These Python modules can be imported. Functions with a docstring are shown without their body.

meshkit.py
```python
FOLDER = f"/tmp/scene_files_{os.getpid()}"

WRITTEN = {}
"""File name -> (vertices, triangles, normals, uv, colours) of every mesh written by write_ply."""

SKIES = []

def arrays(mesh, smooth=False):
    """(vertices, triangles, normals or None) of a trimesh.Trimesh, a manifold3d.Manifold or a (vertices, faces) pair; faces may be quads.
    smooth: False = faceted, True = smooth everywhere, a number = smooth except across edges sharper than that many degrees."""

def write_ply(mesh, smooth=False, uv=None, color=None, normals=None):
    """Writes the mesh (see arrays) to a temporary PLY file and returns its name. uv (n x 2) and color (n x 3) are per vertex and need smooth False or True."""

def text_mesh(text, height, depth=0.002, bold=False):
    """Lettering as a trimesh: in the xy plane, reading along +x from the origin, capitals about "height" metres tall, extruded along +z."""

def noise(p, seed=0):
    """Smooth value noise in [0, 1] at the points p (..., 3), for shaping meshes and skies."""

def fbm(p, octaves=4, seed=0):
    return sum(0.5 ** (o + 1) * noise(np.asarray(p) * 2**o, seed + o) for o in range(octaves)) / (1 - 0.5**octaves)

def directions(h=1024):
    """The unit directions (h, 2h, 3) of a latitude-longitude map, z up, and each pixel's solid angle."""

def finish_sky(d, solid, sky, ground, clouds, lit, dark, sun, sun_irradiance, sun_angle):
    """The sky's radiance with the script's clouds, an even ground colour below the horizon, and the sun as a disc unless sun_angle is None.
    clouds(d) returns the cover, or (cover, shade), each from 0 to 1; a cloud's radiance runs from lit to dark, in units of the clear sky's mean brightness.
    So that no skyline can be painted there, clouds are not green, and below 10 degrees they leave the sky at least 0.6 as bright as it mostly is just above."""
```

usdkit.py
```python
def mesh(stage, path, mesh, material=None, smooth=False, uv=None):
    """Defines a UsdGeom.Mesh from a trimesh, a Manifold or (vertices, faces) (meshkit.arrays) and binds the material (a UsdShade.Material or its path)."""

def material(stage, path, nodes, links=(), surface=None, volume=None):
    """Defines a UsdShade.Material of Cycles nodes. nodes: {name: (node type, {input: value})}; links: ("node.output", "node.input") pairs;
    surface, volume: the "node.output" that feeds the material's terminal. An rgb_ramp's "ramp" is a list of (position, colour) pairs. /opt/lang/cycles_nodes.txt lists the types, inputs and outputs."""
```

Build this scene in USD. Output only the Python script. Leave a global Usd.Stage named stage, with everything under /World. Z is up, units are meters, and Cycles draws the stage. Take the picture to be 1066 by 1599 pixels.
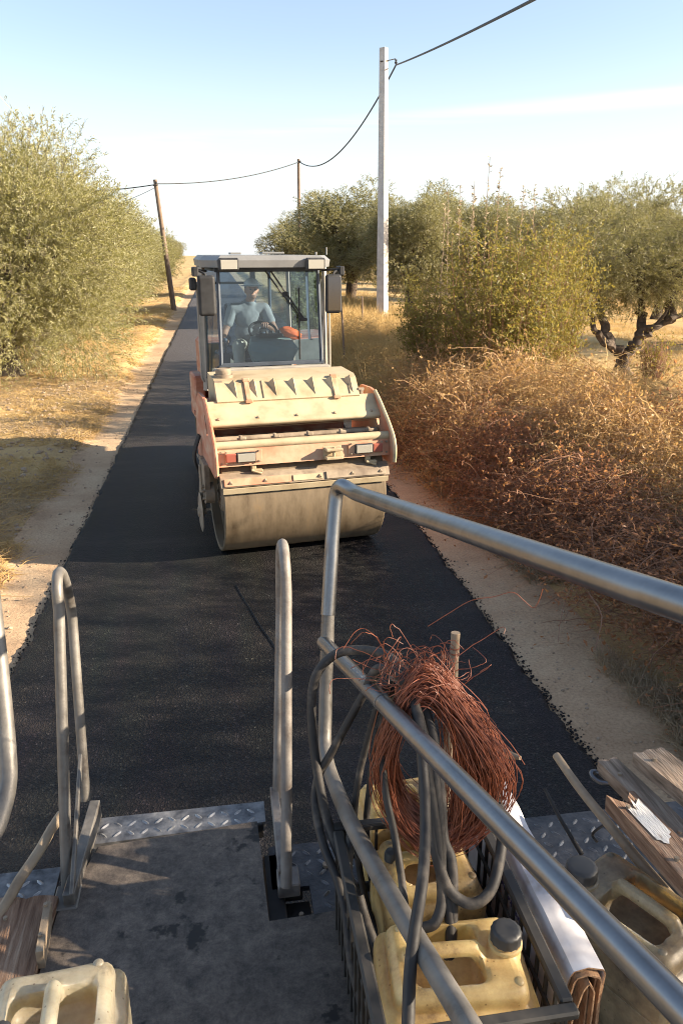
import math, re
import numpy as np
import trimesh, manifold3d
import shapely.geometry as sg
from shapely import affinity
import usdkit, meshkit
from pxr import Usd, UsdGeom, UsdLux, UsdShade, Gf, Sdf, Vt

stage = Usd.Stage.CreateInMemory()
UsdGeom.SetStageUpAxis(stage, 'Z')
UsdGeom.SetStageMetersPerUnit(stage, 1.0)
UsdGeom.Xform.Define(stage, '/World')
UsdGeom.Scope.Define(stage, '/World/Looks')

# ---------------------------------------------------------------- camera, sky, sun
CAM_H = 3.0
PITCH = math.atan((799.5 - 393) / 1200.0)
YAW = math.radians(8.9)
CF = np.array([math.sin(YAW) * math.cos(PITCH), math.cos(YAW) * math.cos(PITCH), -math.sin(PITCH)])
CR = np.array([math.cos(YAW), -math.sin(YAW), 0.0])
CU = np.cross(CR, CF)
CC = np.array([0, 0, CAM_H])
cam = UsdGeom.Camera.Define(stage, '/World/camera')
M = Gf.Matrix4d(*CR, 0, *CU, 0, *(-CF), 0, *CC, 1)
cam.AddTransformOp().Set(M)
cam.CreateHorizontalApertureAttr(24.0)
cam.CreateVerticalApertureAttr(36.0)
cam.CreateFocalLengthAttr(24.0 * 1200 / 1066)
cam.CreateClippingRangeAttr(Gf.Vec2f(0.05, 5000))
cam.CreateExposureAttr(1.8)

SUN_EL = math.radians(21.0)
SUN_A = math.radians(15.0)          # towards the viewer's side of straight right
SUN = np.array([math.cos(SUN_A) * math.cos(SUN_EL), -math.sin(SUN_A) * math.cos(SUN_EL), math.sin(SUN_EL)])
mt = usdkit.material
def sky_dir(px, py):
    d = CF + CR * (px - 533) / 1200 + CU * (799.5 - py) / 1200; return d / np.linalg.norm(d)
streak = np.cross(sky_dir(300, 217), sky_dir(930, 160)); streak /= np.linalg.norm(streak)     # a thin cirrus streak lies along this circle
sky_nodes = {
    'sky': ('sky_texture', {'sky_type': 'single_scattering', 'sun_disc': False, 'sun_elevation': SUN_EL, 'sun_rotation': math.atan2(SUN[0], SUN[1]), 'air_density': 1.0, 'aerosol_density': 1.0, 'ozone_density': 1.5}),
    'tc': ('texture_coordinate', {}),
    'map': ('mapping', {'mapping_type': 'point', 'scale': (2.4, 2.4, 40.0), 'rotation': (0.0, 0.06, 0.0)}),
    'n': ('noise_texture', {'scale': 1.0, 'detail': 5.0, 'roughness': 0.55, 'distortion': 0.4}),
    'dot': ('vector_math', {'math_type': 'dot_product', 'vector2': tuple(streak)}), 'abs': ('math', {'math_type': 'absolute'}),
    'band': ('map_range', {'range_type': 'smoothstep', 'from_min': 0.0, 'from_max': 0.014, 'to_min': 1.0, 'to_max': 0.0, 'clamp': True}),
    'ramp': ('rgb_ramp', {'ramp': [(0.0, (0, 0, 0)), (0.36, (0, 0, 0)), (0.75, (0.28, 0.28, 0.28)), (1.0, (0.34, 0.34, 0.34))]}),
    'sep': ('separate_xyz', {}), 'low': ('map_range', {'range_type': 'smoothstep', 'from_min': 0.02, 'from_max': 0.235, 'to_min': 0.80, 'to_max': 0.0, 'clamp': True}), 'pale': ('mix', {'mix_type': 'mix', 'color2': (4.1, 4.25, 4.35)}),
    'mul': ('math', {'math_type': 'multiply'}),
    'mix': ('mix', {'mix_type': 'mix', 'color2': (7.0, 7.2, 7.4)}),
    'hs': ('hsv', {'saturation': 0.82, 'value': 1.0}),
    'bg': ('background_shader', {'strength': 0.078}),
}
sky_mat = mt(stage, '/World/Looks/sky', sky_nodes, [('tc.generated', 'map.vector'), ('map.vector', 'n.vector'), ('n.fac', 'ramp.fac'), ('tc.generated', 'dot.vector1'), ('dot.value', 'abs.value1'), ('abs.value', 'band.value'), ('band.result', 'mul.value1'), ('ramp.color', 'mul.value2'), ('mul.value', 'mix.fac'), ('sky.color', 'hs.color'), ('tc.generated', 'sep.vector'), ('sep.z', 'low.value'), ('low.result', 'pale.fac'), ('hs.color', 'pale.color1'), ('pale.color', 'mix.color1'), ('mix.color', 'bg.color')], surface='bg.background')
dome = UsdLux.DomeLight.Define(stage, '/World/sky')
UsdShade.MaterialBindingAPI.Apply(dome.GetPrim()).Bind(sky_mat)
dome.GetPrim().SetCustomDataByKey('kind', 'structure')
sun = UsdLux.DistantLight.Define(stage, '/World/sun')
sun.CreateIntensityAttr(1.25)
sun.CreateAngleAttr(0.53)
sun.CreateNormalizeAttr(True)
sun.CreateColorAttr(Gf.Vec3f(1.0, 0.84, 0.64))
_z = SUN; _x = np.cross([0, 0, 1.0], _z); _x /= np.linalg.norm(_x); _y = np.cross(_z, _x)
sun.AddTransformOp().Set(Gf.Matrix4d(*_x, 0, *_y, 0, *_z, 0, 0, 0, 30, 1))

# ---------------------------------------------------------------- helpers
def P(px, py, D):
    """a point D metres deep on the line of sight of a measured picture point"""
    return CC + D * (CF + CR * (px - 533) / 1200 + CU * (799.5 - py) / 1200)
def PZ(px, py, z):
    d = CF + CR * (px - 533) / 1200 + CU * (799.5 - py) / 1200
    return CC + d * (z - CAM_H) / d[2]
def PY(px, py, y):
    d = CF + CR * (px - 533) / 1200 + CU * (799.5 - py) / 1200
    return CC + d * y / d[1]

used = {}
def numbered(parent, name):
    k = (str(parent), name)
    n = used.get(k, 0); used[k] = n + 1
    return name if n == 0 else '%s_%03d' % (name, n)
def tag(prim, label=None, cat=None, group=None, kind=None):
    for k, v in (('label', label), ('category', cat), ('group', group), ('kind', kind)):
        if v: prim.SetCustomDataByKey(k, v)
    return prim
def thing(name, label, cat, loc=(0, 0, 0), rotz=0.0, group=None, scale=None, ref=None, kind=None):
    x = UsdGeom.Xform.Define(stage, '/World/' + numbered('/World', name))
    x.AddTranslateOp().Set(Gf.Vec3d(*map(float, loc)))
    x.AddRotateZOp().Set(float(math.degrees(rotz)))
    sc = scale if scale is not None else 1.0
    sc = (sc, sc, sc) if np.ndim(sc) == 0 else sc
    x.AddScaleOp().Set(Gf.Vec3f(*map(float, sc)))
    p = x.GetPrim()
    if ref is not None:
        p.GetReferences().AddInternalReference(ref.GetPath()); p.SetInstanceable(True)
    return tag(p, label, cat, group, kind)
def part(parent, name, mesh, mat, smooth=30, label=None, kind=None, color=None):
    base = parent.GetPath() if parent is not None else Sdf.Path('/World')
    m = usdkit.mesh(stage, str(base) + '/' + numbered(base, name), mesh, mat, smooth=smooth)
    return tag(m.GetPrim(), label=label, kind=kind)
def single(name, mesh, mat, label=None, cat=None, group=None, kind=None, smooth=30):
    p = part(None, name, mesh, mat, smooth)
    return tag(p, label, cat, group, kind)

def cat_(ms):
    V, F, o = [], [], 0
    for m in ms:
        v, f = (m if isinstance(m, tuple) else meshkit.arrays(m)[:2])
        f = np.asarray(f)
        if f.shape[1] == 4: f = np.vstack([f[:, [0, 1, 2]], f[:, [0, 2, 3]]])
        V.append(np.asarray(v, float)); F.append(f + o); o += len(v)
    return np.vstack(V), np.vstack(F)
def bx(c, s, b=0.004, rot=None):
    """chamfered box, centre c, size s"""
    s = np.asarray(s, float) / 2; b = min(b, s.min() * 0.45)
    pts = []
    for sx in (-1, 1):
        for sy in (-1, 1):
            for sz in (-1, 1):
                for k in range(3):
                    q = s - b; q[k] = s[k]
                    pts.append(q * (sx, sy, sz))
    h = trimesh.convex.convex_hull(np.array(pts))
    v = np.array(h.vertices)
    if rot is not None: v = v @ np.asarray(rot).T
    return v + np.asarray(c, float), np.array(h.faces)
def rotm(axis, a):
    return trimesh.transformations.rotation_matrix(a, axis)[:3, :3]
def frames(p):
    t = np.gradient(p, axis=0); t /= np.maximum(np.linalg.norm(t, axis=1, keepdims=True), 1e-9)
    n = np.zeros_like(p); a = np.array([0, 0, 1.0]) if abs(t[0, 2]) < 0.9 else np.array([1.0, 0, 0])
    n[0] = np.cross(t[0], a); n[0] /= np.linalg.norm(n[0])
    for i in range(1, len(p)):
        q = n[i - 1] - t[i] * (n[i - 1] @ t[i]); l = np.linalg.norm(q)
        n[i] = q / l if l > 1e-6 else n[i - 1]
    return t, n, np.cross(t, n)
def tube(p, r, k=10, cap=True):
    p = np.asarray(p, float); N = len(p); r = np.broadcast_to(np.asarray(r, float), (N,))
    t, n, b = frames(p)
    a = np.arange(k) / k * 2 * np.pi
    v = (p[:, None] + r[:, None, None] * (np.cos(a)[None, :, None] * n[:, None] + np.sin(a)[None, :, None] * b[:, None])).reshape(-1, 3)
    i = np.arange(N - 1)[:, None] * k; j = np.arange(k)[None]; j2 = (j + 1) % k
    q = np.stack([i + j, i + j2, i + k + j2, i + k + j], -1).reshape(-1, 4)
    f = np.vstack([q[:, [0, 1, 2]], q[:, [0, 2, 3]]])
    if cap:
        o = len(v); v = np.vstack([v, p[:1], p[-1:]])
        jj = np.arange(k); f = np.vstack([f, np.stack([np.full(k, o), (jj + 1) % k, jj], 1), np.stack([np.full(k, o + 1), (N - 1) * k + jj, (N - 1) * k + (jj + 1) % k], 1)])
    return v, f
def spline(p, n=8):
    """Catmull-Rom through p"""
    p = np.asarray(p, float); q = np.vstack([2 * p[0] - p[1], p, 2 * p[-1] - p[-2]])
    out = []
    for i in range(1, len(q) - 2):
        t = np.linspace(0, 1, n, endpoint=False)[:, None]
        a, b, c, d = q[i - 1], q[i], q[i + 1], q[i + 2]
        out.append(0.5 * (2 * b + (c - a) * t + (2 * a - 5 * b + 4 * c - d) * t**2 + (3 * b - a - 3 * c + d) * t**3))
    return np.vstack(out + [p[-1:]])
def fillet(p, r, n=8):
    """polyline with rounded corners"""
    p = np.asarray(p, float); out = [p[0]]
    for i in range(1, len(p) - 1):
        a, b, c = p[i - 1], p[i], p[i + 1]
        u, w = (a - b), (c - b); lu, lw = np.linalg.norm(u), np.linalg.norm(w)
        d = min(r, lu * 0.49, lw * 0.49); s, e = b + u / lu * d, b + w / lw * d
        t = np.linspace(0, 1, n)[:, None]
        out += list((1 - t)**2 * s + 2 * t * (1 - t) * b + t**2 * e)
    out.append(p[-1]); return np.array(out)
def tubes_many(curves, r, k=3):
    """curves (C, N, 3), r scalar or (C,N): thin prisms, vectorised"""
    c = np.asarray(curves, float); C, N = c.shape[:2]
    t = np.gradient(c, axis=1); t /= np.maximum(np.linalg.norm(t, axis=2, keepdims=True), 1e-9)
    a = np.where(np.abs(t[..., 2:3]) < 0.9, np.array([0, 0, 1.0]), np.array([1.0, 0, 0]))
    n = np.cross(t, a); n /= np.maximum(np.linalg.norm(n, axis=2, keepdims=True), 1e-9); b = np.cross(t, n)
    r = np.broadcast_to(np.asarray(r, float), (C, N))
    th = np.arange(k) / k * 2 * np.pi
    v = c[:, :, None] + r[:, :, None, None] * (np.cos(th)[None, None, :, None] * n[:, :, None] + np.sin(th)[None, None, :, None] * b[:, :, None])
    base = (np.arange(C)[:, None] * N + np.arange(N - 1)[None]) * k
    j = np.arange(k); j2 = (j + 1) % k
    q = np.stack([base[..., None] + j, base[..., None] + j2, base[..., None] + k + j2, base[..., None] + k + j], -1).reshape(-1, 4)
    return v.reshape(-1, 3), np.vstack([q[:, [0, 1, 2]], q[:, [0, 2, 3]]])
def lathe(prof, k=32, axis='z', at=(0, 0, 0)):
    """profile (r, h) revolved"""
    pr = np.asarray(prof, float); a = np.arange(k) / k * 2 * np.pi; N = len(pr)
    v = np.stack([pr[:, 0, None] * np.cos(a), pr[:, 0, None] * np.sin(a), np.repeat(pr[:, 1, None], k, 1)], -1).reshape(-1, 3)
    i = np.arange(N - 1)[:, None] * k; j = np.arange(k)[None]; j2 = (j + 1) % k
    q = np.stack([i + j, i + j2, i + k + j2, i + k + j], -1).reshape(-1, 4)
    if axis == 'x': v = v[:, [2, 0, 1]]
    if axis == 'y': v = v[:, [1, 2, 0]]
    return v + np.asarray(at, float), np.vstack([q[:, [0, 1, 2]], q[:, [0, 2, 3]]])
def prism(poly, th, plane='yz', at=0.0):
    """shapely polygon (or points) in the plane, thickness th centred on at along the third axis"""
    if not hasattr(poly, 'exterior'): poly = sg.Polygon(poly)
    m = trimesh.creation.extrude_polygon(poly, th, engine='earcut')
    v = np.array(m.vertices); v[:, 2] -= th / 2; f = np.array(m.faces)
    if plane == 'yz': v = np.stack([v[:, 2] + at, v[:, 0], v[:, 1]], 1)
    elif plane == 'xz': v = np.stack([v[:, 0], -v[:, 2] + at, v[:, 1]], 1)
    else: v = v + (0, 0, at)
    return v, f
def cyl(a, b, r, k=16):
    return tube(np.array([a, b], float), r, k)
def sphere(c, r, sub=2, s=(1, 1, 1)):
    m = trimesh.creation.icosphere(sub, 1.0)
    return np.array(m.vertices) * np.asarray(s) * r + np.asarray(c, float), np.array(m.faces)
def mf(m):
    v, f = m
    return manifold3d.Manifold(manifold3d.Mesh(np.ascontiguousarray(v, np.float32), np.ascontiguousarray(f, np.uint32)))
def rbox(c, s, r, n=3):
    """rounded box as a Manifold"""
    s = np.asarray(s, float) / 2 - r; c = np.asarray(c, float)
    sp = manifold3d.Manifold.sphere(r, 16)
    return manifold3d.Manifold.batch_hull([sp.translate(list(map(float, c + s * (i, j, k)))) for i in (-1, 1) for j in (-1, 1) for k in (-1, 1)])
def arr(m):
    q = m.to_mesh(); return np.array(q.vert_properties[:, :3], float), np.array(q.tri_verts)
def move(m, loc=(0, 0, 0), rot=None):
    v, f = m; v = np.asarray(v, float)
    if rot is not None: v = v @ np.asarray(rot).T
    return v + np.asarray(loc, float), f

# ---------------------------------------------------------------- materials
def look(name, ramp, scale=6.0, detail=5.0, rough=0.6, bump=0.0, bscale=None, metallic=0.0, spec=0.5, rough2=None, coord='position', stretch=None, distort=0.0, nrough=0.6, extra=None, trans=None):
    """principled paint with a noise driven ramp"""
    N = {'g': ('geometry', {}), 'tc': ('texture_coordinate', {}), 'n': ('noise_texture', {'scale': scale, 'detail': detail, 'roughness': nrough, 'distortion': distort}), 'r': ('rgb_ramp', {'ramp': ramp}),
         'p': ('principled_bsdf', {'roughness': rough, 'metallic': metallic, 'specular_ior_level': spec})}
    src = 'g.position' if coord == 'position' else 'tc.object'
    L = []
    if stretch is not None:
        N['m'] = ('mapping', {'scale': stretch}); L.append((src, 'm.vector')); src = 'm.vector'
    L += [(src, 'n.vector'), ('n.fac', 'r.fac'), ('r.color', 'p.base_color')]
    if rough2 is not None:
        N['rr'] = ('map_range', {'from_min': 0.3, 'from_max': 0.7, 'to_min': rough, 'to_max': rough2, 'clamp': True}); L += [('n.fac', 'rr.value'), ('rr.result', 'p.roughness')]
    if bump:
        N['n2'] = ('noise_texture', {'scale': bscale or scale * 4, 'detail': 3.0}); N['b'] = ('bump', {'strength': bump, 'distance': 0.01})
        L += [(src, 'n2.vector'), ('n2.fac', 'b.height'), ('b.normal', 'p.normal')]
    return mt(stage, '/World/Looks/' + name, N, L, surface='p.BSDF')
def foliage(name, ramp, back=None, transl=(0.2, 0.2, 0.05), tmix=0.3, rough=0.5, big=1.2, spec=0.4):
    N = {'g': ('geometry', {}), 'w': ('geometry', {}), 'r': ('rgb_ramp', {'ramp': ramp}), 'n': ('noise_texture', {'scale': big, 'detail': 2.0}), 'add': ('math', {'math_type': 'multiply_add', 'value2': 0.55}), 'mul': ('math', {'math_type': 'multiply', 'value2': 0.45}),
         'p': ('principled_bsdf', {'roughness': rough, 'specular_ior_level': spec}), 't': ('translucent_bsdf', {'color': transl}), 'mx': ('mix_closure', {'fac': tmix})}
    L = [('g.position', 'n.vector'), ('n.fac', 'mul.value1'), ('g.random_per_island', 'add.value1'), ('mul.value', 'add.value3'), ('add.value', 'r.fac'), ('p.BSDF', 'mx.closure1'), ('t.BSDF', 'mx.closure2')]
    if back:
        N['bk'] = ('mix', {'color2': back}); N['half'] = ('math', {'math_type': 'multiply', 'value2': 0.7})
        L += [('g.backfacing', 'half.value1'), ('half.value', 'bk.fac'), ('r.color', 'bk.color1'), ('bk.color', 'p.base_color')]
    else:
        L.append(('r.color', 'p.base_color'))
    return mt(stage, '/World/Looks/' + name, N, L, surface='mx.closure')

# fresh asphalt
asphalt = mt(stage, '/World/Looks/asphalt', {
    'g': ('geometry', {}), 'v': ('voronoi_texture', {'scale': 88.0, 'randomness': 1.0}), 'n': ('noise_texture', {'scale': 0.7, 'detail': 6.0, 'roughness': 0.6}), 'n3': ('noise_texture', {'scale': 210.0, 'detail': 3.0}),
    'mp': ('mapping', {'scale': (3.0, 0.25, 1.0)}), 'n4': ('noise_texture', {'scale': 1.6, 'detail': 4.0}),
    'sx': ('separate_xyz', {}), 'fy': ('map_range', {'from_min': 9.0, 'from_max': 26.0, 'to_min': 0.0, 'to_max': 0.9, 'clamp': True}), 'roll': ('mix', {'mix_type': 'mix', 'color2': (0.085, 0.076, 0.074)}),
    'mpd': ('mapping', {'scale': (0.35, 1.5, 1.0)}), 'nd': ('noise_texture', {'scale': 1.3, 'detail': 8.0, 'roughness': 0.72}), 'rd': ('rgb_ramp', {'ramp': [(0.5, (0, 0, 0)), (0.6, (0.10, 0.10, 0.10)), (0.72, (0.3, 0.3, 0.3)), (1.0, (0.45, 0.45, 0.45))]}), 'dust': ('mix', {'mix_type': 'mix', 'color2': (0.11, 0.088, 0.07)}),
    'bw': ('rgb_to_bw', {}), 'r': ('rgb_ramp', {'ramp': [(0.0, (0.004, 0.004, 0.005)), (0.5, (0.010, 0.0095, 0.010)), (0.78, (0.024, 0.022, 0.021)), (0.93, (0.06, 0.054, 0.05)), (1.0, (0.16, 0.145, 0.13))]}),
    'r2': ('rgb_ramp', {'ramp': [(0.3, (0.72, 0.72, 0.75)), (0.7, (1.3, 1.26, 1.22))]}), 'mul': ('mix', {'mix_type': 'multiply', 'fac': 1.0}), 'mul2': ('mix', {'mix_type': 'multiply', 'fac': 0.6}),
    'b': ('bump', {'strength': 0.9, 'distance': 0.008}), 'b2': ('bump', {'strength': 0.25, 'distance': 0.006}), 'p': ('principled_bsdf', {'roughness': 0.6, 'specular_ior_level': 0.3})},
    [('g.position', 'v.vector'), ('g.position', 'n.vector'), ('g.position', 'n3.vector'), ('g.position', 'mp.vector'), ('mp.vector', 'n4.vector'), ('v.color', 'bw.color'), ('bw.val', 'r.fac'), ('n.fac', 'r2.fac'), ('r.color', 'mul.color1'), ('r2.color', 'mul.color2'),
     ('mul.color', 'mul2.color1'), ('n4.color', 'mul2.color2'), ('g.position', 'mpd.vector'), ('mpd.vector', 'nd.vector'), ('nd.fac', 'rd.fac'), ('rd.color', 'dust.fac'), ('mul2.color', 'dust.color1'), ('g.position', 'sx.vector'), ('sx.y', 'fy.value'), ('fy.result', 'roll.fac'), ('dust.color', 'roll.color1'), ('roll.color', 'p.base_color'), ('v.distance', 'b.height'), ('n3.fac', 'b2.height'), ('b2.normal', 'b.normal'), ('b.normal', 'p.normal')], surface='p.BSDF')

def earth(name, ramps, big=0.6, bumpd=0.03, fine=45.0):
    return mt(stage, '/World/Looks/' + name, {
        'g': ('geometry', {}), 'n': ('noise_texture', {'scale': big, 'detail': 9.0, 'roughness': 0.68, 'distortion': 0.3}), 'r': ('rgb_ramp', {'ramp': ramps}),
        'n2': ('noise_texture', {'scale': fine, 'detail': 4.0, 'roughness': 0.7}), 'r2': ('rgb_ramp', {'ramp': [(0.25, (0.6, 0.57, 0.54)), (0.5, (1, 1, 1)), (0.8, (1.28, 1.28, 1.25))]}), 'mul': ('mix', {'mix_type': 'multiply', 'fac': 1.0}),
        'n3': ('noise_texture', {'scale': fine * 0.3, 'detail': 8.0, 'roughness': 0.75}), 'b': ('bump', {'strength': 0.9, 'distance': bumpd}), 'p': ('principled_bsdf', {'roughness': 0.95, 'specular_ior_level': 0.15})},
        [('g.position', 'n.vector'), ('g.position', 'n2.vector'), ('g.position', 'n3.vector'), ('n.fac', 'r.fac'), ('n2.fac', 'r2.fac'), ('r.color', 'mul.color1'), ('r2.color', 'mul.color2'), ('mul.color', 'p.base_color'), ('n3.fac', 'b.height'), ('b.normal', 'p.normal')], surface='p.BSDF')
field_earth = earth('field_earth', [(0.25, (0.25, 0.155, 0.075)), (0.45, (0.41, 0.28, 0.135)), (0.6, (0.52, 0.375, 0.18)), (0.8, (0.60, 0.455, 0.24))], 0.5)
shoulder_earth = earth('shoulder_earth', [(0.25, (0.31, 0.20, 0.12)), (0.5, (0.47, 0.33, 0.205)), (0.75, (0.58, 0.44, 0.285))], 0.9, 0.015)

olive_leaf = foliage('olive_leaf', [(0.0, (0.14, 0.135, 0.035)), (0.4, (0.28, 0.26, 0.085)), (0.7, (0.40, 0.365, 0.15)), (1.0, (0.54, 0.475, 0.25))], back=(0.42, 0.40, 0.25), transl=(0.44, 0.40, 0.10), tmix=0.32)
olive_leaf_dark = foliage('olive_leaf_dark', [(0.0, (0.105, 0.105, 0.042)), (0.5, (0.245, 0.235, 0.105)), (1.0, (0.46, 0.40, 0.20))], back=(0.36, 0.34, 0.22), transl=(0.42, 0.38, 0.12), tmix=0.3)
shrub_leaf = foliage('shrub_leaf', [(0.0, (0.07, 0.075, 0.015)), (0.35, (0.16, 0.15, 0.035)), (0.62, (0.28, 0.23, 0.07)), (1.0, (0.38, 0.22, 0.09))], transl=(0.42, 0.34, 0.07), tmix=0.4)
dry_leaf = foliage('dry_leaf', [(0.0, (0.17, 0.07, 0.035)), (0.4, (0.37, 0.175, 0.085)), (0.75, (0.52, 0.33, 0.16)), (1.0, (0.52, 0.43, 0.20))], transl=(0.65, 0.32, 0.11), tmix=0.35)
dry_twig = foliage('dry_twig', [(0.0, (0.12, 0.06, 0.038)), (0.35, (0.31, 0.17, 0.10)), (0.65, (0.46, 0.29, 0.17)), (1.0, (0.66, 0.53, 0.35))], tmix=0.05, rough=0.8)
tan_twig = foliage('tan_twig', [(0.0, (0.30, 0.18, 0.09)), (0.5, (0.52, 0.36, 0.19)), (1.0, (0.70, 0.55, 0.33))], tmix=0.05, rough=0.8)
tan_leaf = foliage('tan_leaf', [(0.0, (0.34, 0.18, 0.07)), (0.45, (0.54, 0.34, 0.14)), (0.8, (0.64, 0.46, 0.2)), (1.0, (0.40, 0.38, 0.11))], transl=(0.65, 0.42, 0.15), tmix=0.35)
straw = foliage('straw', [(0.0, (0.38, 0.25, 0.10)), (0.5, (0.56, 0.41, 0.18)), (1.0, (0.72, 0.57, 0.31))], transl=(0.65, 0.46, 0.19), tmix=0.3, rough=0.7)
grey_straw = foliage('grey_straw', [(0.0, (0.26, 0.19, 0.12)), (0.5, (0.42, 0.33, 0.22)), (1.0, (0.58, 0.49, 0.34))], transl=(0.5, 0.4, 0.22), tmix=0.25, rough=0.7)
bark = look('bark', [(0.3, (0.06, 0.045, 0.035)), (0.7, (0.17, 0.135, 0.10))], 9.0, rough=0.95, bump=0.8, bscale=30)
bark_dark = look('bark_dark', [(0.3, (0.045, 0.033, 0.026)), (0.7, (0.12, 0.09, 0.068))], 9.0, rough=0.95, bump=0.8, bscale=30)
concrete = look('concrete', [(0.3, (0.40, 0.37, 0.34)), (0.7, (0.54, 0.50, 0.46))], 5.0, rough=0.9, bump=0.3)
pole_wood = look('pole_wood', [(0.3, (0.10, 0.07, 0.05)), (0.7, (0.24, 0.17, 0.12))], 6.0, rough=0.9, bump=0.3, stretch=(8, 8, 0.6))
cable_mat = look('cable', [(0.3, (0.02, 0.025, 0.03)), (0.7, (0.04, 0.045, 0.05))], 10, rough=0.6)
cable_pale = look('cable_pale', [(0.3, (0.5, 0.44, 0.16)), (0.7, (0.6, 0.54, 0.24))], 10, rough=0.6)
galv = look('galvanised_steel', [(0.3, (0.145, 0.15, 0.16)), (0.7, (0.20, 0.205, 0.215))], 9, rough=0.27, metallic=0.92, rough2=0.34, bump=0.02)
worn_rail = look('painted_rail', [(0.25, (0.06, 0.048, 0.04)), (0.42, (0.125, 0.115, 0.102)), (0.7, (0.185, 0.172, 0.155)), (0.85, (0.13, 0.085, 0.06))], 14, rough=0.42, metallic=0.3, rough2=0.6, bump=0.1)
old_rail = look('old_rail', [(0.25, (0.08, 0.05, 0.035)), (0.4, (0.15, 0.13, 0.115)), (0.6, (0.22, 0.20, 0.18)), (0.8, (0.14, 0.10, 0.075))], 11, rough=0.5, metallic=0.25, rough2=0.75, bump=0.15)
deck_steel = mt(stage, '/World/Looks/dirty_deck', {'g': ('geometry', {}), 'n': ('noise_texture', {'scale': 14.0, 'detail': 14.0, 'roughness': 0.88, 'distortion': 0.2}), 'r': ('rgb_ramp', {'ramp': [(0.36, (0.022, 0.018, 0.015)), (0.45, (0.07, 0.057, 0.047)), (0.54, (0.13, 0.106, 0.086)), (0.66, (0.23, 0.19, 0.155))]}),
    'm': ('mapping', {'rotation': (0, 0, 0.5), 'scale': (90.0, 5.0, 1.0)}), 's': ('noise_texture', {'scale': 1.0, 'detail': 3.0, 'roughness': 0.6}), 'sr': ('rgb_ramp', {'ramp': [(0.62, (0, 0, 0)), (0.72, (0.10, 0.10, 0.10)), (1.0, (0.12, 0.12, 0.12))]}), 'sc': ('mix', {'mix_type': 'mix', 'color2': (0.20, 0.185, 0.17)}),
    'n3': ('noise_texture', {'scale': 11.0, 'detail': 4.0, 'roughness': 0.6}), 'tr': ('rgb_ramp', {'ramp': [(0.0, (0, 0, 0)), (0.60, (0, 0, 0)), (0.66, (0.85, 0.85, 0.85)), (1.0, (0.95, 0.95, 0.95))]}), 'tar': ('mix', {'mix_type': 'mix', 'color2': (0.008, 0.0075, 0.007)}),
    'rr': ('map_range', {'from_min': 0.3, 'from_max': 0.7, 'to_min': 0.5, 'to_max': 0.85, 'clamp': True}), 'b': ('bump', {'strength': 0.5, 'distance': 0.004}), 'p': ('principled_bsdf', {'metallic': 0.1})},
    [('g.position', 'n.vector'), ('g.position', 'm.vector'), ('m.vector', 's.vector'), ('g.position', 'n3.vector'), ('n.fac', 'r.fac'), ('s.fac', 'sr.fac'), ('sr.color', 'sc.fac'), ('r.color', 'sc.color1'), ('n3.fac', 'tr.fac'), ('tr.color', 'tar.fac'), ('sc.color', 'tar.color1'), ('tar.color', 'p.base_color'), ('n.fac', 'rr.value'), ('rr.result', 'p.roughness'), ('n.fac', 'b.height'), ('b.normal', 'p.normal')], surface='p.BSDF')
tread_steel = look('tread_plate_steel', [(0.3, (0.05, 0.05, 0.053)), (0.5, (0.17, 0.17, 0.175)), (0.75, (0.34, 0.335, 0.33))], 18, rough=0.4, metallic=0.55, rough2=0.65, bump=0.15)
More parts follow.
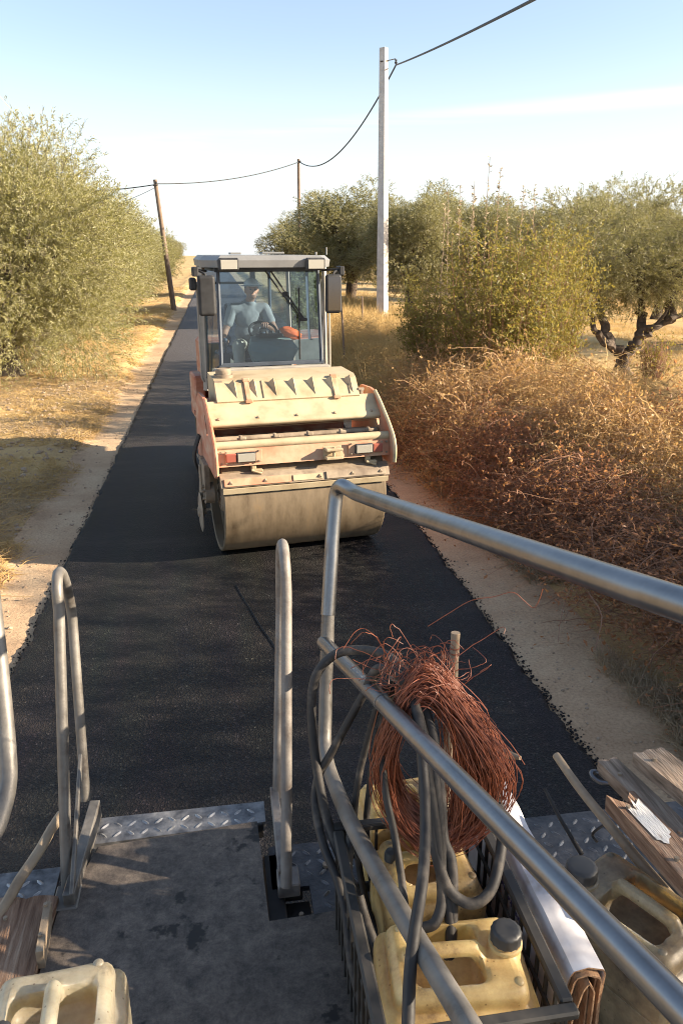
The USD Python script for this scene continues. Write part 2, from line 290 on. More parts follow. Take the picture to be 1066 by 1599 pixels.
tread_bar = look('worn_tread_bar', [(0.3, (0.20, 0.20, 0.20)), (0.7, (0.48, 0.475, 0.47))], 25, rough=0.35, metallic=0.5)
tread_bar_dark = look('tarred_tread_bar', [(0.3, (0.05, 0.05, 0.053)), (0.7, (0.22, 0.22, 0.225))], 25, rough=0.35, metallic=0.5)
tread_dark = look('tarred_tread_steel', [(0.25, (0.02, 0.02, 0.022)), (0.5, (0.055, 0.055, 0.06)), (0.8, (0.12, 0.12, 0.125))], 18, rough=0.38, metallic=0.4, rough2=0.65, bump=0.25)
black_steel = look('black_machine_steel', [(0.3, (0.012, 0.011, 0.011)), (0.7, (0.035, 0.032, 0.03))], 8, rough=0.7, bump=0.3)
rubber = look('hose_rubber', [(0.3, (0.009, 0.008, 0.008)), (0.52, (0.024, 0.021, 0.019)), (0.75, (0.12, 0.10, 0.08))], 16, detail=6, rough=0.58, rough2=0.8, bump=0.1)
wire_mat = foliage('rusty_wire', [(0.0, (0.12, 0.035, 0.018)), (0.5, (0.30, 0.085, 0.035)), (1.0, (0.50, 0.19, 0.08))], tmix=0.0, rough=0.45)
plank_wood = look('grey_plank', [(0.3, (0.10, 0.07, 0.045)), (0.5, (0.24, 0.175, 0.125)), (0.7, (0.36, 0.285, 0.215))], 7, detail=7, rough=0.9, bump=0.5, stretch=(9, 0.7, 9))
plank_brown = look('brown_plank', [(0.3, (0.10, 0.05, 0.028)), (0.5, (0.22, 0.13, 0.08)), (0.7, (0.36, 0.25, 0.17))], 7, detail=7, rough=0.9, bump=0.5, stretch=(9, 0.7, 9))
white_paint = look('flaked_white_paint', [(0.35, (0.34, 0.29, 0.24)), (0.45, (0.58, 0.56, 0.52)), (0.8, (0.68, 0.66, 0.62))], 12, rough=0.8, bump=0.4, stretch=(6, 1, 6))
stick_wood = look('stick_wood', [(0.3, (0.18, 0.13, 0.085)), (0.7, (0.36, 0.28, 0.19))], 8, rough=0.8, bump=0.2)
black_plastic = look('black_plastic', [(0.3, (0.012, 0.012, 0.013)), (0.7, (0.04, 0.04, 0.04))], 20, rough=0.4, rough2=0.65)
crate_plastic = look('dusty_black_plastic', [(0.3, (0.010, 0.010, 0.009)), (0.7, (0.045, 0.04, 0.035))], 14, rough=0.5, rough2=0.8)
def can_mat(name, c1, c2, c3):
    return mt(stage, '/World/Looks/' + name, {'g': ('geometry', {}), 'n': ('noise_texture', {'scale': 6.0, 'detail': 10.0, 'roughness': 0.74}), 'r': ('rgb_ramp', {'ramp': [(0.34, c1), (0.48, c2), (0.68, c3)]}), 'n2': ('noise_texture', {'scale': 60.0, 'detail': 2.0}), 'b': ('bump', {'strength': 0.12, 'distance': 0.004}),
        'v': ('voronoi_texture', {'scale': 38.0}), 'vr': ('rgb_ramp', {'ramp': [(0.0, (0.35, 0.3, 0.25)), (0.07, (0.4, 0.33, 0.27)), (0.11, (1, 1, 1)), (1.0, (1, 1, 1))]}), 'mul': ('mix', {'mix_type': 'multiply', 'fac': 0.8}),
        'p': ('principled_bsdf', {'roughness': 0.5, 'subsurface_weight': 0.3, 'subsurface_scale': 0.03, 'subsurface_radius': (1.0, 0.7, 0.35)})},
        [('g.position', 'n.vector'), ('g.position', 'n2.vector'), ('n.fac', 'r.fac'), ('g.position', 'v.vector'), ('v.distance', 'vr.fac'), ('r.color', 'mul.color1'), ('vr.color', 'mul.color2'), ('mul.color', 'p.base_color'), ('n2.fac', 'b.height'), ('b.normal', 'p.normal')], surface='p.BSDF')
can_yellow = can_mat('yellowed_plastic', (0.11, 0.06, 0.025), (0.36, 0.235, 0.09), (0.54, 0.385, 0.16))
can_brown = can_mat('grimy_plastic', (0.05, 0.035, 0.02), (0.15, 0.11, 0.062), (0.30, 0.235, 0.135))
can_pale = can_mat('pale_plastic', (0.12, 0.095, 0.06), (0.30, 0.255, 0.175), (0.42, 0.37, 0.27))
card_white = look('white_card', [(0.28, (0.34, 0.28, 0.23)), (0.4, (0.50, 0.47, 0.46)), (0.6, (0.62, 0.60, 0.60)), (0.85, (0.67, 0.66, 0.65))], 9, detail=6, rough=0.7)
card_brown = look('card_core', [(0.3, (0.24, 0.12, 0.06)), (0.7, (0.46, 0.28, 0.15))], 40, rough=0.9, bump=0.3)
ink = look('card_ink', [(0.3, (0.06, 0.05, 0.12)), (0.7, (0.09, 0.07, 0.16))], 5, rough=0.8)

cream = look('dusty_cream_paint', [(0.22, (0.19, 0.115, 0.06)), (0.36, (0.32, 0.24, 0.14)), (0.5, (0.40, 0.32, 0.20)), (0.75, (0.455, 0.375, 0.245))], 3.5, detail=7, rough=0.6, rough2=0.8, bump=0.08)
orange = look('faded_orange_paint', [(0.3, (0.34, 0.10, 0.05)), (0.48, (0.42, 0.18, 0.11)), (0.6, (0.46, 0.28, 0.19)), (0.8, (0.50, 0.39, 0.27))], 4, detail=7, rough=0.55, rough2=0.8, bump=0.06, stretch=(1, 1, 2))
orange_dust = look('dusty_orange_paint', [(0.3, (0.42, 0.13, 0.065)), (0.48, (0.46, 0.21, 0.12)), (0.6, (0.48, 0.30, 0.19)), (0.8, (0.50, 0.38, 0.25))], 3.2, detail=7, rough=0.6, rough2=0.8, bump=0.06)
drum_steel = look('drum_steel', [(0.25, (0.075, 0.048, 0.026)), (0.42, (0.135, 0.098, 0.058)), (0.58, (0.175, 0.13, 0.08)), (0.75, (0.22, 0.145, 0.07))], 2.6, detail=8, rough=0.55, rough2=0.75, metallic=0.15, bump=0.06, stretch=(3.5, 1, 1.0), nrough=0.7)
dust_steel = look('dusty_steel', [(0.3, (0.15, 0.11, 0.075)), (0.7, (0.34, 0.27, 0.19))], 7, rough=0.75, bump=0.1)
cab_grey = look('cab_grey', [(0.3, (0.14, 0.14, 0.14)), (0.7, (0.20, 0.20, 0.195))], 3, rough=0.5)
cab_frame = look('cab_frame', [(0.3, (0.24, 0.22, 0.185)), (0.7, (0.38, 0.345, 0.29))], 4, rough=0.6)
cab_dark = look('cab_dark', [(0.3, (0.035, 0.045, 0.06)), (0.7, (0.06, 0.075, 0.10))], 4, rough=0.6)
console_mat = look('console_plastic', [(0.3, (0.20, 0.27, 0.25)), (0.7, (0.27, 0.34, 0.31))], 5, rough=0.5)
seat_mat = look('seat_fabric', [(0.3, (0.03, 0.04, 0.06)), (0.7, (0.06, 0.07, 0.10))], 20, rough=0.9)
orange_cloth = look('orange_cloth', [(0.3, (0.7, 0.10, 0.02)), (0.7, (0.85, 0.17, 0.03))], 10, rough=0.8)
mirror_mat = look('mirror_back', [(0.3, (0.018, 0.018, 0.019)), (0.7, (0.04, 0.04, 0.041))], 8, rough=0.55, spec=0.25)
mirror_glass = mt(stage, '/World/Looks/mirror_glass', {'p': ('principled_bsdf', {'base_color': (0.16, 0.16, 0.17), 'metallic': 1.0, 'roughness': 0.12})}, [], surface='p.BSDF')
lamp_white = mt(stage, '/World/Looks/lamp_lens', {'p': ('principled_bsdf', {'base_color': (0.33, 0.31, 0.26), 'roughness': 0.12, 'coat_weight': 0.6})}, [], surface='p.BSDF')
lamp_red = mt(stage, '/World/Looks/lamp_red', {'p': ('principled_bsdf', {'base_color': (0.30, 0.085, 0.055), 'roughness': 0.45, 'coat_weight': 0.1})}, [], surface='p.BSDF')
pane = mt(stage, '/World/Looks/window_glass', {'t': ('transparent_bsdf', {'color': (0.55, 0.67, 0.77)}), 'gl': ('glossy_bsdf', {'color': (0.9, 0.95, 1.0), 'roughness': 0.02}), 'f': ('fresnel', {'IOR': 1.65}), 'm': ('mix_closure', {})}, [('f.fac', 'm.fac'), ('t.BSDF', 'm.closure1'), ('gl.BSDF', 'm.closure2')], surface='m.closure')
skin = look('skin', [(0.3, (0.33, 0.17, 0.11)), (0.7, (0.42, 0.24, 0.16))], 12, rough=0.55)
shirt_mat = look('grey_shirt', [(0.3, (0.24, 0.235, 0.225)), (0.7, (0.34, 0.335, 0.32))], 6, rough=0.9)
trouser_mat = look('khaki_cloth', [(0.3, (0.42, 0.37, 0.28)), (0.7, (0.52, 0.47, 0.37))], 9, rough=0.9)
cap_mat = look('cap_cloth', [(0.3, (0.78, 0.77, 0.74)), (0.7, (0.85, 0.84, 0.80))], 9, rough=0.9)
shoe_mat = look('shoe', [(0.3, (0.04, 0.03, 0.025)), (0.7, (0.09, 0.07, 0.05))], 9, rough=0.7)
stone_mat = look('stone', [(0.3, (0.24, 0.17, 0.11)), (0.7, (0.40, 0.31, 0.22))], 8, rough=0.95, bump=0.3)

# ================================================================ SETTING
ROAD_L, ROAD_R = -1.65, 2.17
def ground_h(x, y):
    x, y = np.broadcast_arrays(np.asarray(x, float), np.asarray(y, float))
    p = np.stack([x, y, np.zeros_like(x)], -1)
    n1 = meshkit.fbm(p * 0.35, 4, 3) - 0.5; n2 = meshkit.fbm(p * 2.2, 3, 11) - 0.5; n3 = meshkit.fbm(p * np.array([1.2, 0.55, 1]), 3, 5) - 0.5
    tl, tr = ROAD_L - x, x - ROAD_R
    ss = lambda a, b, t: np.clip((t - a) / (b - a), 0, 1)**2 * (3 - 2 * np.clip((t - a) / (b - a), 0, 1))
    left = -0.045 + 0.02 * n2 * ss(0.1, 0.5, tl) + ss(0.45, 1.1, tl) * (0.15 + 0.18 * n3 + 0.05 * n2) - ss(1.3, 2.2, tl) * (0.06 + 0.14 * n3) + ss(2, 6, tl) * 0.25 * n1
    right = -0.045 + 0.03 * n2 * ss(0.1, 0.5, tr) + ss(0.85, 2.1, tr) * (0.32 + 0.2 * n3) + ss(2, 6, tr) * 0.3 * n1 - ss(2.2, 6, tr) * 0.1
    return np.where(tl > 0, left, np.where(tr > 0, right, -0.06))
def axis(fine_a, fine_b, step, lo, hi, g=1.12):
    mid = list(np.arange(fine_a, fine_b + 1e-6, step)); s = step
    while mid[-1] < hi: s *= g; mid.append(mid[-1] + s)
    s = step
    while mid[0] > lo: s *= g; mid.insert(0, mid[0] - s)
    return np.array(mid)
gx = np.concatenate([axis(-6.0, -2.4, 0.06, -420, -2.4), np.linspace(-2.34, ROAD_L, 14)])
gx = np.concatenate([gx, [-0.5, 1.0], np.linspace(ROAD_R, 3.02, 15), axis(3.08, 6.0, 0.06, 3.08, 480)])
gy = axis(1.2, 22.0, 0.09, -40, 650, 1.06)
XX, YY = np.meshgrid(gx, gy, indexing='ij')
ZZ = ground_h(XX, YY)
GV = np.stack([XX, YY, ZZ], -1).reshape(-1, 3)
ni, nj = len(gx), len(gy)
ii, jj = np.meshgrid(np.arange(ni - 1), np.arange(nj - 1), indexing='ij')
quad = np.stack([ii * nj + jj, (ii + 1) * nj + jj, (ii + 1) * nj + jj + 1, ii * nj + jj + 1], -1)
xm = 0.5 * (gx[:-1] + gx[1:])
def sub(mask_cols):
    q = quad[mask_cols].reshape(-1, 4); u, inv = np.unique(q, return_inverse=True)
    return GV[u], inv.reshape(-1, 4)
is_sh_l = (xm > -2.36) & (xm < ROAD_L); is_sh_r = (xm > ROAD_R) & (xm < 3.03)
single('ground', sub(~(is_sh_l | is_sh_r)), field_earth, 'dry straw covered field ground', kind='structure', smooth=True)
single('dirt_shoulder', sub(is_sh_l), shoulder_earth, 'sandy dirt shoulder along the left edge of the asphalt', kind='structure', smooth=True)
single('dirt_shoulder', sub(is_sh_r), shoulder_earth, 'dirt shoulder between the asphalt and the dry brush', kind='structure', smooth=True)

# road: ragged edged slab
ry = axis(0.5, 16, 0.025, -30, 640, 1.05)
q = np.stack([ry, np.zeros_like(ry), np.zeros_like(ry)], -1)
jag = lambda s: (meshkit.fbm(q * 3.0, 3, s) - 0.5) * 0.07 + (meshkit.fbm(q * 22.0, 2, s + 7) - 0.5) * 0.05 * (ry < 30)
eL, eR = ROAD_L + jag(21), ROAD_R + jag(33)
cols = [np.stack([eL - 0.03, ry, np.full_like(ry, -0.075)], 1), np.stack([eL, ry, np.full_like(ry, -0.012)], 1)]
for u in (0.008, 0.03, 0.1, 0.3, 0.5, 0.7, 0.9, 0.97, 0.992):
    xx_ = eL + (eR - eL) * u
    cols.append(np.stack([xx_, ry, (meshkit.fbm(np.stack([xx_, ry * 0.6, 0 * ry], -1) * 2.0, 2, 9) - 0.5) * 0.008], 1))
cols += [np.stack([eR, ry, np.full_like(ry, -0.012)], 1), np.stack([eR + 0.03, ry, np.full_like(ry, -0.075)], 1)]
RV = np.stack(cols, 0); nc, nr = RV.shape[:2]
a, b = np.meshgrid(np.arange(nc - 1), np.arange(nr - 1), indexing='ij')
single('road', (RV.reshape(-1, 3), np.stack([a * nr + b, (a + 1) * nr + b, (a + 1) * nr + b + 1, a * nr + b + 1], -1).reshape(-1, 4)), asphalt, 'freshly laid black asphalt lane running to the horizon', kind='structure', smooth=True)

sy = np.linspace(5.2, 6.75, 120); sx = 0.325 + (sy - 5.48) * -0.220 + (meshkit.fbm(np.stack([sy * 2, 0 * sy, 0 * sy], -1), 3, 17) - .5) * .02
sw = .003 + .005 * meshkit.fbm(np.stack([sy * 5, 0 * sy, 0 * sy], -1), 2, 19)
single('road_seam', (np.vstack([np.stack([sx - sw * 2, sy, 0 * sy + .004], 1), np.stack([sx, sy, 0 * sy + .011], 1), np.stack([sx + sw, sy, 0 * sy + .003], 1)]), np.vstack([np.stack([np.arange(119) + o * 120, np.arange(119) + 120 + o * 120, np.arange(1, 120) + 120 + o * 120, np.arange(1, 120) + o * 120], 1) for o in (0, 1)])), asphalt, 'thin raised paving seam along the middle of the near asphalt', kind='structure')
# loose asphalt crumbs along both edges
rng = np.random.default_rng(5)
ico = trimesh.creation.icosphere(1, 1.0); ico0 = trimesh.creation.icosahedron()
iv, if_ = np.array(ico0.vertices) / np.linalg.norm(ico0.vertices[0]), np.array(ico0.faces)
def crumbs(n, fx, fy, rr, seed, flat=0.7):
    r = np.random.default_rng(seed); y = fy(r, n); x = fx(r, n, y); s = rr(r, n)
    v = iv[None] * (1 + r.uniform(-0.3, 0.3, (n, len(iv), 1))) * s[:, None, None] * np.array([1, 1, flat])
    z = np.where((x > ROAD_L + .05) & (x < ROAD_R - .05), 0.0, ground_h(x, y)) + s * 0.3
    v = v + np.stack([x, y, z], 1)[:, None]
    f = if_[None] + (np.arange(n) * len(iv))[:, None, None]
    return v.reshape(-1, 3), f.reshape(-1, 3)
yd = lambda r, n: 3.0 + 22 * r.uniform(0, 1, n)**2.2
cr = cat_([crumbs(1500, lambda r, n, y: ROAD_L - 0.01 - np.abs(r.normal(0, 0.035, n)), yd, lambda r, n: r.uniform(0.003, 0.010, n), 1), crumbs(2200, lambda r, n, y: ROAD_R + 0.01 + np.abs(r.normal(0, 0.04, n)), yd, lambda r, n: r.uniform(0.003, 0.011, n), 2)])
single('loose_asphalt', cr, asphalt, 'black asphalt crumbs scattered along the edges of the lane', 'asphalt crumbs', kind='stuff', smooth=False)
peb = cat_([crumbs(2600, lambda r, n, y: 2.3 + 1.5 * r.uniform(0, 1, n), yd, lambda r, n: 0.003 + 0.012 * r.uniform(0, 1, n)**4, 3), crumbs(3000, lambda r, n, y: -1.8 - 2.6 * r.uniform(0, 1, n), lambda r, n: 4 + 22 * r.uniform(0, 1, n)**1.5, lambda r, n: 0.004 + 0.018 * r.uniform(0, 1, n)**4, 4)])
peb = cat_([peb, crumbs(1800, lambda r, n, y: -2.3 - 2.2 * r.uniform(0, 1, n), lambda r, n: 5 + 15 * r.uniform(0, 1, n)**1.3, lambda r, n: 0.008 + 0.04 * r.uniform(0, 1, n)**4, 6)])
single('pebbles', peb, stone_mat, 'small stones and clods strewn on the dirt shoulders', 'pebbles', kind='stuff', smooth=False)
for k, (sx, sy, s, lb) in enumerate([(2.95, 8.6, 0.085, 'pale stone on the right shoulder below the reddish brush'), (2.8, 11.2, 0.07, 'small grey stone on the right shoulder beyond the roller drum'), (3.1, 7.4, 0.06, 'flat stone at the foot of the dry brush near the guard rail')]):
    v, f = sphere((0, 0, 0), 1, 2)
    v = v * (1 + (meshkit.fbm(v * 1.7 + k * 5, 3, k) - 0.5)[:, None] * 0.7) * np.array([1.2, 0.9, 0.6]) * s
    single('stone', (v + (sx, sy, float(ground_h(sx, sy)) + s * 0.25), f), stone_mat, lb, 'stone', smooth=True)

# ================================================================ VEGETATION
def leaf_mesh(base, d, length, width, rng, side=None, curl=0.12):
    """base (N,3), direction d (N,3): one folded 4-vertex leaf each"""
    n = len(base); d = d / np.maximum(np.linalg.norm(d, axis=1, keepdims=True), 1e-9)
    a = rng.normal(size=(n, 3)) if side is None else side
    w = np.cross(d, a); w /= np.maximum(np.linalg.norm(w, axis=1, keepdims=True), 1e-9); nn = np.cross(w, d)
    L, W = np.broadcast_to(length, (n,))[:, None], np.broadcast_to(width, (n,))[:, None]
    mid = base + d * L * 0.45 + nn * L * curl
    v = np.stack([base, mid + w * W / 2, base + d * L, mid - w * W / 2], 1).reshape(-1, 3)
    o = np.arange(n)[:, None] * 4
    return v, np.vstack([o + [0, 1, 2], o + [0, 2, 3]])
def unit(v): return v / np.maximum(np.linalg.norm(v, axis=-1, keepdims=True), 1e-9)
def tree_parts(seed, H, R, trunk_h, trunk_r, nsh, nl, leaf, shoot=0.27, low=0.35, nlimb=5, limbs=None, lean=(0, 0), clump=(0.55, 0.95), up=0.22, nclump=46, wfac=0.24, skirt=0):
    """a crown of leafy shoots on limbs: returns (trunk mesh, crown leaf mesh, twig mesh)"""
    rng = np.random.default_rng(seed)
    wood, ends = [], []
    top = np.array([lean[0], lean[1], trunk_h])
    tp = spline([(0, 0, -0.15), (rng.normal(0, .05) + lean[0] * .3, rng.normal(0, .05) + lean[1] * .3, trunk_h * 0.45), top], 6)
    kk = np.linspace(0, 1, len(tp)); wood.append(tube(tp, trunk_r * (1.45 - 0.75 * kk**0.5 + 0.1 * np.sin(kk * 9)), 10))
    if limbs is None:
        limbs = []
        for k in range(nlimb):
            an = 2 * np.pi * (k + rng.uniform(-.25, .25)) / nlimb; el = rng.uniform(0.5, 1.15); l = rng.uniform(0.45, 0.62)
            limbs.append([top, top + np.array([math.cos(an) * R * l * 0.45, math.sin(an) * R * l * 0.45, (H - trunk_h) * 0.28 * el]), np.array([math.cos(an + .3) * R * l, math.sin(an + .3) * R * l, trunk_h + (H - trunk_h) * 0.46 * el])])
    for lp in limbs:
        lp = spline(np.asarray(lp, float) , 7); lp[1:-1] += rng.normal(0, 0.04, lp[1:-1].shape)
        wood.append(tube(lp, np.linspace(trunk_r * 0.72, trunk_r * 0.2, len(lp)), 8)); ends.append(lp[-1])
        for m in range(5):
            s = lp[rng.integers(len(lp) // 3, len(lp))]; d = unit(unit(s - top * [1, 1, .6]) + rng.normal(0, .5, 3) + [0, 0, .35])
            e = s + d * R * rng.uniform(.25, .5)
            if np.linalg.norm((e - [lean[0], lean[1], low * H + (H - low * H) * .5]) / [R, R, (H - low * H) / 2]) > .82: continue
            b_ = spline([s, (s + e) / 2 + rng.normal(0, .12, 3), e], 5)
            wood.append(tube(b_, np.linspace(trunk_r * 0.26, trunk_r * 0.07, len(b_)), 6)); ends.append(e)
    # clumps in the crown's volume
    c0 = np.array([lean[0], lean[1], low * H + (H - low * H) * 0.5]); half = np.array([R, R, (H - low * H) / 2])
    cl = []
    while len(cl) < nclump:
        u = rng.normal(size=3); u /= np.linalg.norm(u); rr = rng.uniform(0.45, 0.92); pz = c0 + u * half * rr
        cl.append(pz)
    for k in range(skirt):
        an = rng.uniform(0, 6.28); rr = R * rng.uniform(.15, .85); cl.append(np.array([math.cos(an) * rr, math.sin(an) * rr, H * rng.uniform(.10, .24)]))
    cl += [e for e in ends if e[2] > low * H]
    cl = np.array(cl); cr_ = rng.uniform(*clump, len(cl)) * R / 3.0
    w = cr_**2; ci = rng.choice(len(cl), nsh, p=w / w.sum())
    u = unit(rng.normal(size=(nsh, 3))); rad = rng.uniform(0.25, 1.0, nsh)**0.5
    s0 = cl[ci] + u * (cr_[ci] * rad)[:, None] * np.array([1, 1, 0.9])
    out = unit(s0 - c0)
    d = unit(u * 0.7 + out * 0.5 + np.array([0, 0, up]) + rng.normal(0, .35, (nsh, 3)))
    L = shoot * rng.uniform(.5, 1.3, nsh)
    keep = s0[:, 2] > low * H * 0.75; s0, d, L = s0[keep], d[keep], L[keep]; n = len(s0)
    sag = np.array([0, 0, -0.18])
    t = np.linspace(0.05, 1.0, nl)
    base = s0[:, None] + d[:, None] * (L[:, None] * t)[..., None] + sag * (L[:, None, None] * (t**2)[None, :, None])
    base = base + rng.normal(0, 0.012, base.shape)
    ld = unit(d[:, None] * 0.75 + unit(rng.normal(size=(n, nl, 3))) * 0.8)
    ln = leaf * rng.uniform(.65, 1.15, n * nl)
    lv = leaf_mesh(base.reshape(-1, 3), ld.reshape(-1, 3), ln, ln * wfac, rng)
    tw = np.stack([s0 - d * 0.1, s0 + d * (L * .5)[:, None] + sag * (L * .25)[:, None], s0 + d * L[:, None] + sag * L[:, None]], 1)[::3]
    return cat_(wood), lv, tubes_many(tw, 0.004)
def tree(name, label, cat, loc, rotz=0, scale=1, group=None, mats=(None, None), **kw):
    wood, lv, tw = tree_parts(**kw)
    t = thing(name, label, cat, loc, rotz, group, scale)
    part(t, 'trunk', wood, mats[1], smooth=40)
    cr = part(t, 'crown', lv, mats[0], smooth=False)
    part(cr, 'twigs', tw, mats[1], smooth=False)
    return t
OL = 'olive trees of the left row'; OR = 'olive trees of the right grove'; FAR = 'olive trees far beyond the lane'
gz = lambda x, y: float(ground_h(x, y))
A = tree('olive_tree', 'largest pale green olive tree, nearest on the left verge, trunk at the picture edge', 'olive tree', (-5.25, 20.6, gz(-5.25, 20.6)), 0.3, (1.0, 1.0, 1.05), mats=(olive_leaf, bark), seed=1, H=5.7, R=3.5, trunk_h=0.9, trunk_r=0.30, nsh=21000, nl=11, leaf=0.082, low=0.03, nclump=110, clump=(0.55, 1.0), skirt=7)
Bt = tree('olive_tree', 'second olive tree of the left row, just behind the largest one', 'olive tree', (-5.5, 28.5, gz(-5.5, 28.5)), 1.1, (1.0, 1.0, 1.14), mats=(olive_leaf, bark), seed=2, H=5.2, R=3.3, trunk_h=0.8, trunk_r=0.26, nsh=12500, nl=10, leaf=0.095, low=0.05, nclump=75, skirt=4)
for k, (x, y, r, s, lb) in enumerate([(-5.9, 35.5, 2.0, 1.05, 'third olive tree of the left row, short of the leaning pole'), (-6.2, 42.5, 3.4, 1.03, 'fourth olive tree of the left row, beside the leaning pole'), (-6.0, 50, 4.4, 1.05, 'olive tree of the left row just beyond the leaning pole'), (-5.6, 59, .5, 1.0, 'last clear olive tree of the left row by the lane')]):
    thing('olive_tree', lb, 'olive tree', (x, y, gz(x, y)), r, None, s, ref=Bt)
for k, (x, y, r, s, ref) in enumerate([(-11.5, 24, 1, 1.0, A), (-11.3, 32, 2, 1.1, Bt), (-11.8, 41, 3, 1.15, Bt), (-11.4, 52, 4, 1.1, Bt)]):
    thing('olive_tree', 'olive tree of the second row, only its top showing above the left row', 'olive tree', (x, y, gz(x, y)), r, 'olive trees of the second left row', s, ref=ref)

# right grove
T3p = np.array([9.7, 17.6, gz(9.7, 17.6)])
T3 = tree('olive_tree', 'olive tree with dark bare forked trunk at the right edge behind the brush', 'olive tree', T3p, 0, (1.0, 1.0, .88), mats=(olive_leaf_dark, bark_dark), seed=11, H=4.9, R=3.0, trunk_h=0.55, trunk_r=0.2, nsh=9000, nl=11, leaf=0.085, low=0.36, nclump=52, clump=(0.5, 0.85),
     limbs=[[(0, 0, .5), (-.5, -.1, 0.85), (-0.95, -.3, 1.25), (-1.3, -.3, 2.1)], [(0, 0, .5), (.3, -.2, 1.05), (.95, -.3, 1.5), (1.9, -.4, 1.75)], [(.25, -.2, 1.0), (.45, 0.2, 1.7), (.3, .5, 2.6)], [(-.5, -.1, .85), (-.55, .3, 1.6), (-.9, .6, 2.6)], [(.9, -.3, 1.45), (1.1, .1, 2.2), (1.7, .5, 3.0)]])
T2 = tree('olive_tree', 'olive tree right behind the concrete pole with twisted bare trunk', 'olive tree', (8.0, 32.5, gz(8, 32.5)), 2.0, mats=(olive_leaf_dark, bark_dark), seed=12, H=5.4, R=2.5, trunk_h=1.2, trunk_r=0.24, nsh=8500, nl=10, leaf=0.1, low=0.15, nclump=46, clump=(0.5, 0.9))
for x, y, r, s, lb, ref in [(6.9, 40.5, 1.0, (1.45, 1.45, 1.16), 'olive tree left of the concrete pole, above the roller cab roof', T2), (18.5, 22.2, 2.2, 1.0, 'olive tree at the right border, behind the forked one', T3),
                            (15.0, 31.5, 2.9, 1.0, 'olive tree in the shaded second line of the right grove', T2), (19.5, 33, 4.0, .95, 'rightmost olive tree of the grove background', T2), (11.2, 36, 5.0, (1.3, 1.3, 1.08), 'olive tree seen between the concrete pole and the shrub', T2), (6.2, 56, 5.5, (1.3, 1.3, 1.0), 'small looking olive tree beside the far wooden pole', T2)]:
    thing('olive_tree', lb, 'olive tree', (x, y, gz(x, y)), r, None, s, ref=ref)
rng = np.random.default_rng(77)
for k in range(44):
    y = 62 + 2.6 * k + rng.uniform(-3, 3)
    x = (-6.5 - rng.uniform(0, 22) if k % 2 else 9.5 + rng.uniform(0, 55)) if k < 34 else (rng.uniform(18, 70))
    if k >= 34: y = rng.uniform(120, 190)
    thing('olive_tree', 'far olive tree in the hazy line closing the horizon', 'olive tree', (x, y, gz(x, y)), rng.uniform(0, 6), FAR, rng.uniform(.85, 1.15), ref=(Bt, T2)[k % 2])
for x, y, r, s, lb in [(24, 44, 1, 1.1, 0), (29, 52, 2, 1.1, 0), (34, 60, 3, 1.2, 0), (18, 47, 4, 1.1, 0), (23, 58, 5, 1.1, 0), (42, 66, 0, 1.2, 0)]:
    thing('olive_tree', 'olive tree of the distant grove lines on the right', 'olive tree', (x, y, gz(x, y)), r, 'olive trees of the distant right lines', s, ref=T2)
# trees standing just outside the picture on the right, which shade the near asphalt
Sp = tree('olive_tree', 'sparse olive tree beside the lane outside the right border', 'olive tree', (9.2, -0.5, gz(9.2, -.5)), 0.6, mats=(olive_leaf_dark, bark_dark), seed=31, H=4.75, R=3.1, trunk_h=1.1, trunk_r=0.18, nsh=5200, nl=11, leaf=0.09, low=0.28, nclump=30, clump=(0.4, 0.8))
for x, y, r, s, ref in [(9.2, 3.1, 4.1, 0.80, Sp), (14.5, 8.5, 1.0, 0.9, T2)]:
    thing('olive_tree', 'olive tree beside the lane outside the right border', 'olive tree', (x, y, gz(x, y)), r, 'olive trees outside the right border', s, ref=ref)

# the yellowish green shrub in the middle distance
def shrub_parts(seed, H, R, nsh, nl, leaf, wf=0.55, low=0.0):
    rng = np.random.default_rng(seed)
    stems = []
    for k in range(70):
        a_, r_ = rng.uniform(0, 6.28), R * rng.uniform(0, .45); b_ = np.array([math.cos(a_) * r_, math.sin(a_) * r_, -0.05])
        hh = H * rng.uniform(.55, 1.05); e = b_ * 1.0 + np.array([math.cos(a_) * R * rng.uniform(.1, .65), math.sin(a_) * R * rng.uniform(.1, .65), hh])
        m = (b_ + e) / 2 + np.array([rng.normal(0, .15), rng.normal(0, .15), .1]); t = np.linspace(0, 1, 9)[:, None]
        stems.append((1 - t)**2 * b_ + 2 * t * (1 - t) * m + t**2 * e)
    stems = np.array(stems)
    si = rng.integers(0, len(stems), nsh); u = rng.uniform(.12 + low, 1, nsh)**.8; ix = np.clip((u * 8).astype(int), 0, 7); fr = (u * 8 - ix)[:, None]
    s0 = stems[si, ix] * (1 - fr) + stems[si, ix + 1] * fr
    d = unit(unit(rng.normal(size=(nsh, 3)) * [1, 1, .6]) + [0, 0, .45]); L = rng.uniform(.15, .5, nsh)
    t = np.linspace(.15, 1, nl)
    base = s0[:, None] + d[:, None] * (L[:, None] * t)[..., None]
    ld = unit(d[:, None] * .5 + unit(rng.normal(size=(nsh, nl, 3))))
    ln = leaf * rng.uniform(.6, 1.2, nsh * nl)
    lv = leaf_mesh(base.reshape(-1, 3), ld.reshape(-1, 3), ln, ln * wf, rng)
    tw = np.stack([s0, s0 + d * (L * .5)[:, None], s0 + d * L[:, None]], 1)[::2]
    return cat_([tubes_many(stems, np.linspace(.012, .003, 9)[None]), tubes_many(tw, .0025)]), lv
def shrub(name, label, cat, loc, rotz=0, scale=1, mats=None, group=None, **kw):
    st, lv = shrub_parts(**kw); t = thing(name, label, cat, loc, rotz, group, scale)
    part(t, 'stems', st, mats[1], smooth=False); part(t, 'foliage', lv, mats[0], smooth=False); return t
